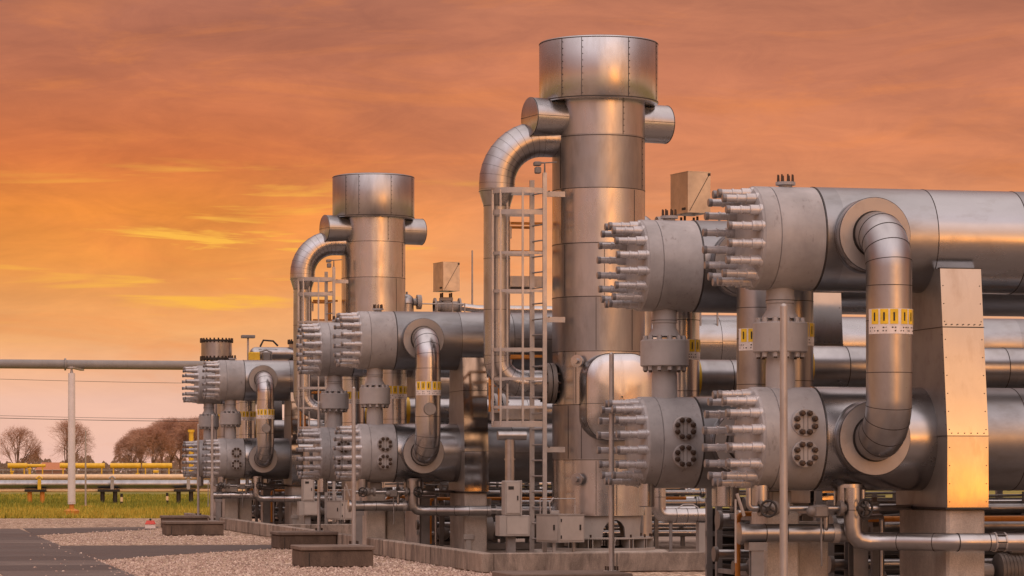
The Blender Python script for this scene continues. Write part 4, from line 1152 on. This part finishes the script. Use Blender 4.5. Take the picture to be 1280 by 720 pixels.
# yellow gas lines on legs behind the pipeline
for i, (p0, p1, lab) in enumerate(((10, 34, 'short yellow pipe run under the first bare tree'), (34, 57, 'thin orange-yellow pipe run beside the first bare tree'), (75, 131, 'long yellow pipe run behind the pale post'), (138, 176, 'yellow pipe run before the brown grove'), (178, 215, 'broken yellow pipe run under the brown grove'))):
    Z = 236; A_, B_ = pt(p0, 582, Z), pt(p1, 582, Z); r = .21 if i != 1 else .13
    b = MB(); b.tube([A_, B_], r, 14); parts = [('pipe', b, 'yellow')]
    for x in (A_.x + .25, B_.x - .25):
        l = MB(); l.cyl((x, Z, 0), (x, Z, A_.z), .055, None, 10); parts.append(('leg', l, 'yellow'))
    simple('yellow_pipe_run', lab, 'pipe', (A_.x, Z, 0), parts, 'yellow pipe runs behind the meadow')
for i, (px, lab) in enumerate(((37, 'yellow vent stub under the first bare tree'), (15, 'small yellow stub at the picture edge'), (172, 'yellow stub in front of the grove'))):
    q = pt(px, 0, 230); b = MB(); b.cyl((q.x, 230, 0), (q.x, 230, 1.75 - .2 * i), .10, None, 10); c = MB(); c.bbox((q.x, 230, 1.78 - .2 * i), (.3, .3, .10), .01)
    simple('vent_stub', lab, 'vent', (q.x, 230, 0), [('stub', b, 'yellow'), ('cap', c, 'yellow')], 'yellow vent stubs')
q = pt(195, 0, 228); x = q.x
b = MB(); b.bbox((x, 228, 1.58), (.42, .3, .22), .03); c = MB(); c.cyl((x - .17, 228, 0), (x - .17, 228, 1.5), .05, None, 8); d = MB(); d.cyl((x + .17, 228, 0), (x + .17, 228, 1.5), .05, None, 8); g = MB(); g.bbox((x - .5, 228, 1.15), (.3, .25, .3), .04)
simple('yellow_meter', 'little yellow meter table standing before the grove', 'meter', (x, 228, 0), [('top', b, 'yellow'), ('leg', c, 'white'), ('leg', d, 'white'), ('box', g, 'yellow')])
q = pt(239, 0, 170); x = q.x
b = MB(); b.cyl((x, 170, 0), (x, 170, 4.0), .14, None, 14); c = MB(); c.lathe((x, 170, 3.9), (0, 0, 1), [(0, .2), (.15, .2)], 14)
d = MB(); d.bbox((x + .55, 170, 3.05), (.75, .4, .4), .05)
simple('yellow_stack', 'upright yellow pipe stack just clear of the far bay end caps', 'stack', (x, 170, 0), [('pipe', b, 'yellow'), ('cap', c, 'yellow'), ('gauge', d, 'dark')])
# fence behind, low wall and house
fx0, fx1, fy = -58, -18, 245
t = Thing('wire_fence', 'low grey fence behind the yellow pipe runs', 'fence', (fx0, fy, 0), None)
k = 0; x = fx0
while x < fx1:
    b = MB(); b.cyl((x, fy, 0), (x, fy, 1.75), .04, None, 6); t.part('post', b, 'galv'); x += 2.1
b = MB()
for z in (.4, .9, 1.35, 1.7): b.tube([(fx0, fy, z), (fx1, fy, z)], .02, 5)
t.part('wires', b, 'galv')

# ------------------------------------------------------------------ trees
def tree(name, label, px, Z, h, seed, wide, dense, group):
    """trunk, limbs, boughs and fine twigs that fill a rounded crown"""
    rr = random.Random(seed); q = pt(px, 589, Z); p = Vector((q.x, Z, 0)); grove = name == 'grove_tree'
    t = Thing(name, label, 'tree', p, None, group)
    tr = MB(); th = h * (.34 if grove else .20); r0 = h * (.013 if grove else .019)
    top = p + Vector((rr.uniform(-.15, .15), 0, th))
    tr.tube([p, p.lerp(top, .5) + Vector((rr.uniform(-.08, .08), 0, 0)), top], [r0 * 1.4, r0 * 1.05, r0 * .9], 8, 0, False)
    t.part('trunk', tr, 'bark')
    c = p + Vector((0, 0, th * .8 + (h - th * .8) * .5)); rad = Vector((h * wide, h * wide, (h - th * .8) * .5))
    def sh(d, k): return c + Vector((d.x * rad.x * k, d.y * rad.y * k, d.z * rad.z * k))
    def dirn(lo): 
        while True:
            d = Vector((rr.gauss(0, 1), rr.gauss(0, 1), rr.gauss(.15, 1))).normalized()
            if d.z > lo: return d
    def jit(d, s_): return (d + Vector((rr.gauss(0, s_), rr.gauss(0, s_), rr.gauss(0, s_)))).normalized()
    def curve(a, b, bow, n=3):
        m = Vector((rr.gauss(0, bow), rr.gauss(0, bow), abs(rr.gauss(0, bow))))
        return [a.lerp(b, k / n) + m * math.sin(math.pi * k / n) for k in range(n + 1)]
    def at(P, f):
        k = min(int(f * (len(P) - 1)), len(P) - 2); return P[k].lerp(P[k + 1], f * (len(P) - 1) - k)
    cr = MB(); nl, nb, nt_, ns = (9, 7, 9, 3) if not grove else (8, 8, 11, 3)
    tw = .0075 if not grove else .0095
    for a in range(nl):
        d = dirn(-.25) if a else Vector((0, 0, 1)); P = curve(top + Vector((0, 0, -rr.random() * th * .12)), sh(d, .58), h * .02, 4)
        cr.tube(P, [r0 * .62, r0 * .5, r0 * .4, r0 * .3, r0 * .22], 5, 0, False)
        for b_ in range(nb):
            e_ = jit(d, .42); B = curve(at(P, rr.uniform(.3, 1)), sh(e_, rr.uniform(.72, .88)), h * .012)
            cr.tube(B, [r0 * .24, r0 * .17, r0 * .11, r0 * .07], 4, 0, False)
            for c_ in range(nt_):
                g = jit(e_, .30); T_ = curve(at(B, rr.uniform(.25, 1)), sh(g, rr.uniform(.78, 1.08)), h * .008, 2)
                cr.tube(T_, [tw * 2.0, tw * 1.4, tw], 3, 1, False)
                for k in range(ns):
                    g2 = jit(g, .16); st = at(T_, rr.uniform(.2, .95)); en = st.lerp(sh(g2, rr.uniform(.9, 1.16)), rr.uniform(.5, .95))
                    cr.tube([st, en], [tw * 1.1, tw * .7], 3, 1, False)
    t.part('crown', cr, ['bark', 'twig'])
tree('bare_tree', 'round-topped bare tree above the short yellow pipe run', 22, 430, 8.3, 1, .44, 0, 'bare trees beyond the meadow')
tree('bare_tree', 'bare tree standing just behind the pale round post', 84, 430, 9.3, 4, .45, 0, 'bare trees beyond the meadow')
GR = 'trees of the brown grove'
for i, (px, h, dz) in enumerate(((163, 6.6, 0), (176, 7.8, 12), (189, 7.6, -6), (201, 8.6, 10), (213, 9.0, 0), (225, 9.2, 16), (237, 9.0, -4), (249, 9.3, 8), (262, 8.4, 4), (276, 8.8, 12))):
    tree('grove_tree', ('low outermost tree of the brown grove', 'second tree in from the open end of the brown grove', 'third tree in from the open end of the brown grove', 'fourth tree in from the open end of the brown grove', 'fifth tree in from the open end of the brown grove', 'sixth tree in, at the crest of the brown grove', 'grove tree beside the yellow vent near the end caps', 'grove tree just behind the far bay end caps', 'grove tree hidden behind the far bay risers', 'last grove tree hidden behind the far bay')[i], px, 400 + dz, h * 1.0, 20 + i, .36 + .06 * (i % 3), 1, GR)

def hedge():
    b = MB(); r = random.Random(9)
    for i in range(9000):
        Z = r.uniform(520, 560); px = r.uniform(-80, 420); top = 1.6 + (589 - (577 + 6 * math.sin(px * .11) + 3 * math.sin(px * .37 + 1))) * Z / 3600
        z = r.uniform(0, top); x = (px - 640) * Z / 3600; s = r.uniform(.2, .5); a = r.random() * 6.28
        b.add([(x - s * math.cos(a), Z - s * math.sin(a), z), (x + s * math.cos(a), Z + s * math.sin(a), z + .2), (x, Z, z + s * 1.5)], [(0, 1, 2)], 0, False)
    o = link_mesh('undergrowth', b, 'hedge'); o['kind'] = 'stuff'
hedge()
Z = 460; q = pt(66, 589, Z); x = q.x
b = MB(); b.box((x, Z, .9), (4.6, 4, 1.8)); c = MB(); c.prism([(x - 2.6, Z - 2.2, 1.8), (x + 2.6, Z - 2.2, 1.8), (x + 1.6, Z - .4, 3.0), (x - 1.6, Z - .4, 3.0)], (0, 1, 0), 3.2)
simple('brick_house', 'small house with orange tiled roof between the two bare trees', 'house', (x, Z, 0), [('wall', b, 'brick'), ('roof', c, 'rooftile')])
for i, (py, lab) in enumerate(((521, 'lower thin power line crossing the sky behind the post'), (472, 'upper thin power line crossing the sky behind the post'))):
    Z = 300; b = MB(); P = []
    for k in range(21):
        s = k / 20; p = pt(-60 + 700 * s, py + (0 if i == 0 else 3 * s), Z); p.z -= 1.2 * math.sin(math.pi * s) * .4; P.append(p)
    b.tube(P, .022 if i else .03, 5)
    if i == 0: b.tube([p + Vector((0, 0, .25)) for p in P], .02, 5)
    simple('power_line', lab, 'power line', P[0], [('wire', b, 'dark')], 'power lines over the meadow')

# ------------------------------------------------------------------ sky, sun, camera
w = bpy.data.worlds.new('World'); S.world = w; w.use_nodes = True
nt = w.node_tree; L = nt.links.new
bg = nt.nodes['Background']
tc = N(nt, 'ShaderNodeTexCoord'); sp = N(nt, 'ShaderNodeSeparateXYZ'); L(tc.outputs['Generated'], sp.inputs[0])
el = mth(nt, 'MULTIPLY', mth(nt, 'ARCSINE', sp.outputs['Z']), 57.2958)
az = mth(nt, 'MULTIPLY', mth(nt, 'ARCTAN2', sp.outputs['X'], sp.outputs['Y']), 57.2958)
def srgb(r, g, b):
    f = lambda c: (c / 255 / 12.92 if c / 255 < .04045 else ((c / 255 + .055) / 1.055) ** 2.4)
    return (f(r), f(g), f(b))
def elpos(e): return math.sqrt(max(0, e) / 90)
e01 = mth(nt, 'SQRT', mth(nt, 'DIVIDE', mth(nt, 'MAXIMUM', el, 0.0), 90.0))
warm = ramp(nt, e01, [(elpos(0), srgb(236, 192, 180)), (elpos(1.4), srgb(238, 190, 168)), (elpos(2.6), srgb(243, 176, 116)), (elpos(4.1), srgb(242, 158, 78)), (elpos(5.1), srgb(240, 148, 66)), (elpos(6.2), srgb(208, 118, 68)), (elpos(7.8), srgb(186, 113, 83)), (elpos(9.3), srgb(170, 108, 88)), (elpos(16), srgb(155, 108, 100)), (elpos(40), srgb(165, 142, 146)), (1, srgb(160, 148, 158))])
cool = ramp(nt, e01, [(elpos(0), srgb(238, 200, 180)), (elpos(2.0), srgb(241, 188, 152)), (elpos(3.9), srgb(238, 170, 124)), (elpos(5.0), srgb(226, 152, 108)), (elpos(6.2), srgb(214, 136, 97)), (elpos(7.8), srgb(203, 128, 97)), (elpos(9.3), srgb(184, 118, 92)), (elpos(16), srgb(160, 114, 102)), (elpos(40), srgb(168, 144, 148)), (1, srgb(160, 148, 158))])
mr = N(nt, 'ShaderNodeMapRange'); mr.interpolation_type = 'SMOOTHSTEP'; L(az, mr.inputs[0]); mr.inputs[1].default_value = 3; mr.inputs[2].default_value = -7
base = mixc(nt, mr.outputs[0], cool.outputs[0], warm.outputs[0])
cv = N(nt, 'ShaderNodeCombineXYZ'); L(az, cv.inputs[0]); L(el, cv.inputs[1])
def cl(scale, loc, sc, det=6, rough=.6, dist=.6):
    mp = N(nt, 'ShaderNodeMapping'); mp.inputs['Scale'].default_value = scale; mp.inputs['Location'].default_value = loc; mp.inputs['Rotation'].default_value = (0, 0, R(3)); L(cv.outputs[0], mp.inputs['Vector'])
    return noise(nt, mp.outputs[0], sc, det, rough, dist)
c1 = cl((.10, .42, 1), (0, 0, 0), 1.0); c2 = cl((.16, .9, 1), (7, 3, 0), 1.0, 7, .62, .8); c3 = cl((.20, 2.6, 1), (13.2, 1.7, 0), 1.0, 5, .55, .5)
dk = ramp(nt, c1.outputs[0], [(.38, (.82, .79, .80)), (.62, (1.14, 1.08, 1.0))])
dkf = N(nt, 'ShaderNodeMapRange'); L(el, dkf.inputs[0]); dkf.inputs[1].default_value = .5; dkf.inputs[2].default_value = 5; dkf.inputs[3].default_value = .2; dkf.inputs[4].default_value = .9
sky = mixc(nt, dkf.outputs[0], base, dk.outputs[0], 'MULTIPLY')
lt = ramp(nt, c2.outputs[0], [(.50, (0, 0, 0)), (.72, (1, 1, 1))])
sky = mixc(nt, mth(nt, 'MULTIPLY', lt.outputs[0], .40), sky, srgb(240, 142, 74))
c4 = cl((.30, 1.0, 1), (3.1, 9.4, 0), 1.6, 8, .68, .9)
mo = ramp(nt, c4.outputs[0], [(.32, (.90, .88, .90)), (.68, (1.09, 1.07, 1.02))])
sky = mixc(nt, dkf.outputs[0], sky, mo.outputs[0], 'MULTIPLY')
yl = ramp(nt, c3.outputs[0], [(.57, (0, 0, 0)), (.70, (1, 1, 1))])
win = mth(nt, 'MULTIPLY', mth(nt, 'SMOOTH_MIN', 1.0, 1.0, .0), 1.0)
wel = mth(nt, 'SUBTRACT', 1.0, mth(nt, 'ABSOLUTE', mth(nt, 'DIVIDE', mth(nt, 'SUBTRACT', el, 4.4), 2.0)), None, True)
waz = mth(nt, 'SUBTRACT', 1.0, mth(nt, 'ABSOLUTE', mth(nt, 'DIVIDE', mth(nt, 'ADD', az, 5.5), 7.0)), None, True)
sky = mixc(nt, mth(nt, 'MULTIPLY', mth(nt, 'MULTIPLY', yl.outputs[0], wel), mth(nt, 'MULTIPLY', waz, 2.2), None, True), sky, srgb(252, 184, 74))
# afterglow round the set sun, behind the viewer
SUNAZ, SUNEL = 150.0, 6.0
def gauss(x, mu, sg):
    d = mth(nt, 'DIVIDE', mth(nt, 'SUBTRACT', x, mu), sg); return mth(nt, 'EXPONENT', mth(nt, 'MULTIPLY', mth(nt, 'MULTIPLY', d, d), -1.0))
g1 = mth(nt, 'MULTIPLY', gauss(az, SUNAZ, 6.5), gauss(el, 3.5, 6.0))
g2 = mth(nt, 'MULTIPLY', gauss(az, SUNAZ, 40), gauss(el, 4.0, 16))
back = mth(nt, 'MULTIPLY', mth(nt, 'MAXIMUM', mth(nt, 'MULTIPLY', sp.outputs['Y'], -1.0), 0.0), gauss(el, 38, 24))
high = gauss(el, 70, 29)
def addc(a, fac, col):
    m = N(nt, 'ShaderNodeMix'); m.data_type = 'RGBA'; m.blend_type = 'ADD'; m.inputs[0].default_value = 1
    s = N(nt, 'ShaderNodeMix'); s.data_type = 'RGBA'; s.blend_type = 'MULTIPLY'; s.inputs[0].default_value = 1
    L(fac, s.inputs[6]); s.inputs[7].default_value = (*col, 1); L(a, m.inputs[6]); L(s.outputs[2], m.inputs[7]); return m.outputs[2]
g0 = mth(nt, 'MULTIPLY', gauss(az, SUNAZ, 9), gauss(el, .8, 3.2))
sky = mixc(nt, mth(nt, 'MULTIPLY', mth(nt, 'MULTIPLY', gauss(az, SUNAZ, 26), gauss(el, 2, 9)), .8), sky, (.80, .42, .22))
sky = mixc(nt, mth(nt, 'MINIMUM', mth(nt, 'MULTIPLY', g0, 1.25), 1.0), sky, (4.2, 1.0, .0)); sky = addc(sky, g1, (2.3, 1.05, .22)); sky = addc(sky, g2, (.16, .08, .03)); sky = addc(sky, back, (1.25, 1.13, 1.16)); sky = addc(sky, high, (1.0, .87, .80))
L(sky, bg.inputs['Color']); bg.inputs['Strength'].default_value = 1.0

sun = bpy.data.lights.new('sun', 'SUN'); sun.energy = .5; sun.angle = R(60); sun.color = (1, .50, .18)
so = bpy.data.objects.new('sun', sun); COL.objects.link(so)
d = Vector((math.sin(R(SUNAZ)) * math.cos(R(SUNEL)), math.cos(R(SUNAZ)) * math.cos(R(SUNEL)), math.sin(R(SUNEL))))
so.rotation_euler = d.to_track_quat('Z', 'Y').to_euler()

cam = bpy.data.cameras.new('camera'); co = bpy.data.objects.new('camera', cam); COL.objects.link(co)
co.location = (0, 0, CAMH); co.rotation_euler = (R(90), 0, 0)
cam.sensor_width = 36; cam.lens = 36 * 3600 / 1280; cam.shift_y = (589 - 360) / 1280; cam.clip_end = 8000; cam.clip_start = .1
S.camera = co
S.render.engine = 'CYCLES'
S.view_settings.view_transform = 'Standard'; S.view_settings.look = 'None'; S.view_settings.exposure = 0; S.view_settings.gamma = 1
S.cycles.max_bounces = 6; S.cycles.use_denoising = True
S.cycles.caustics_reflective = False; S.cycles.caustics_refractive = False
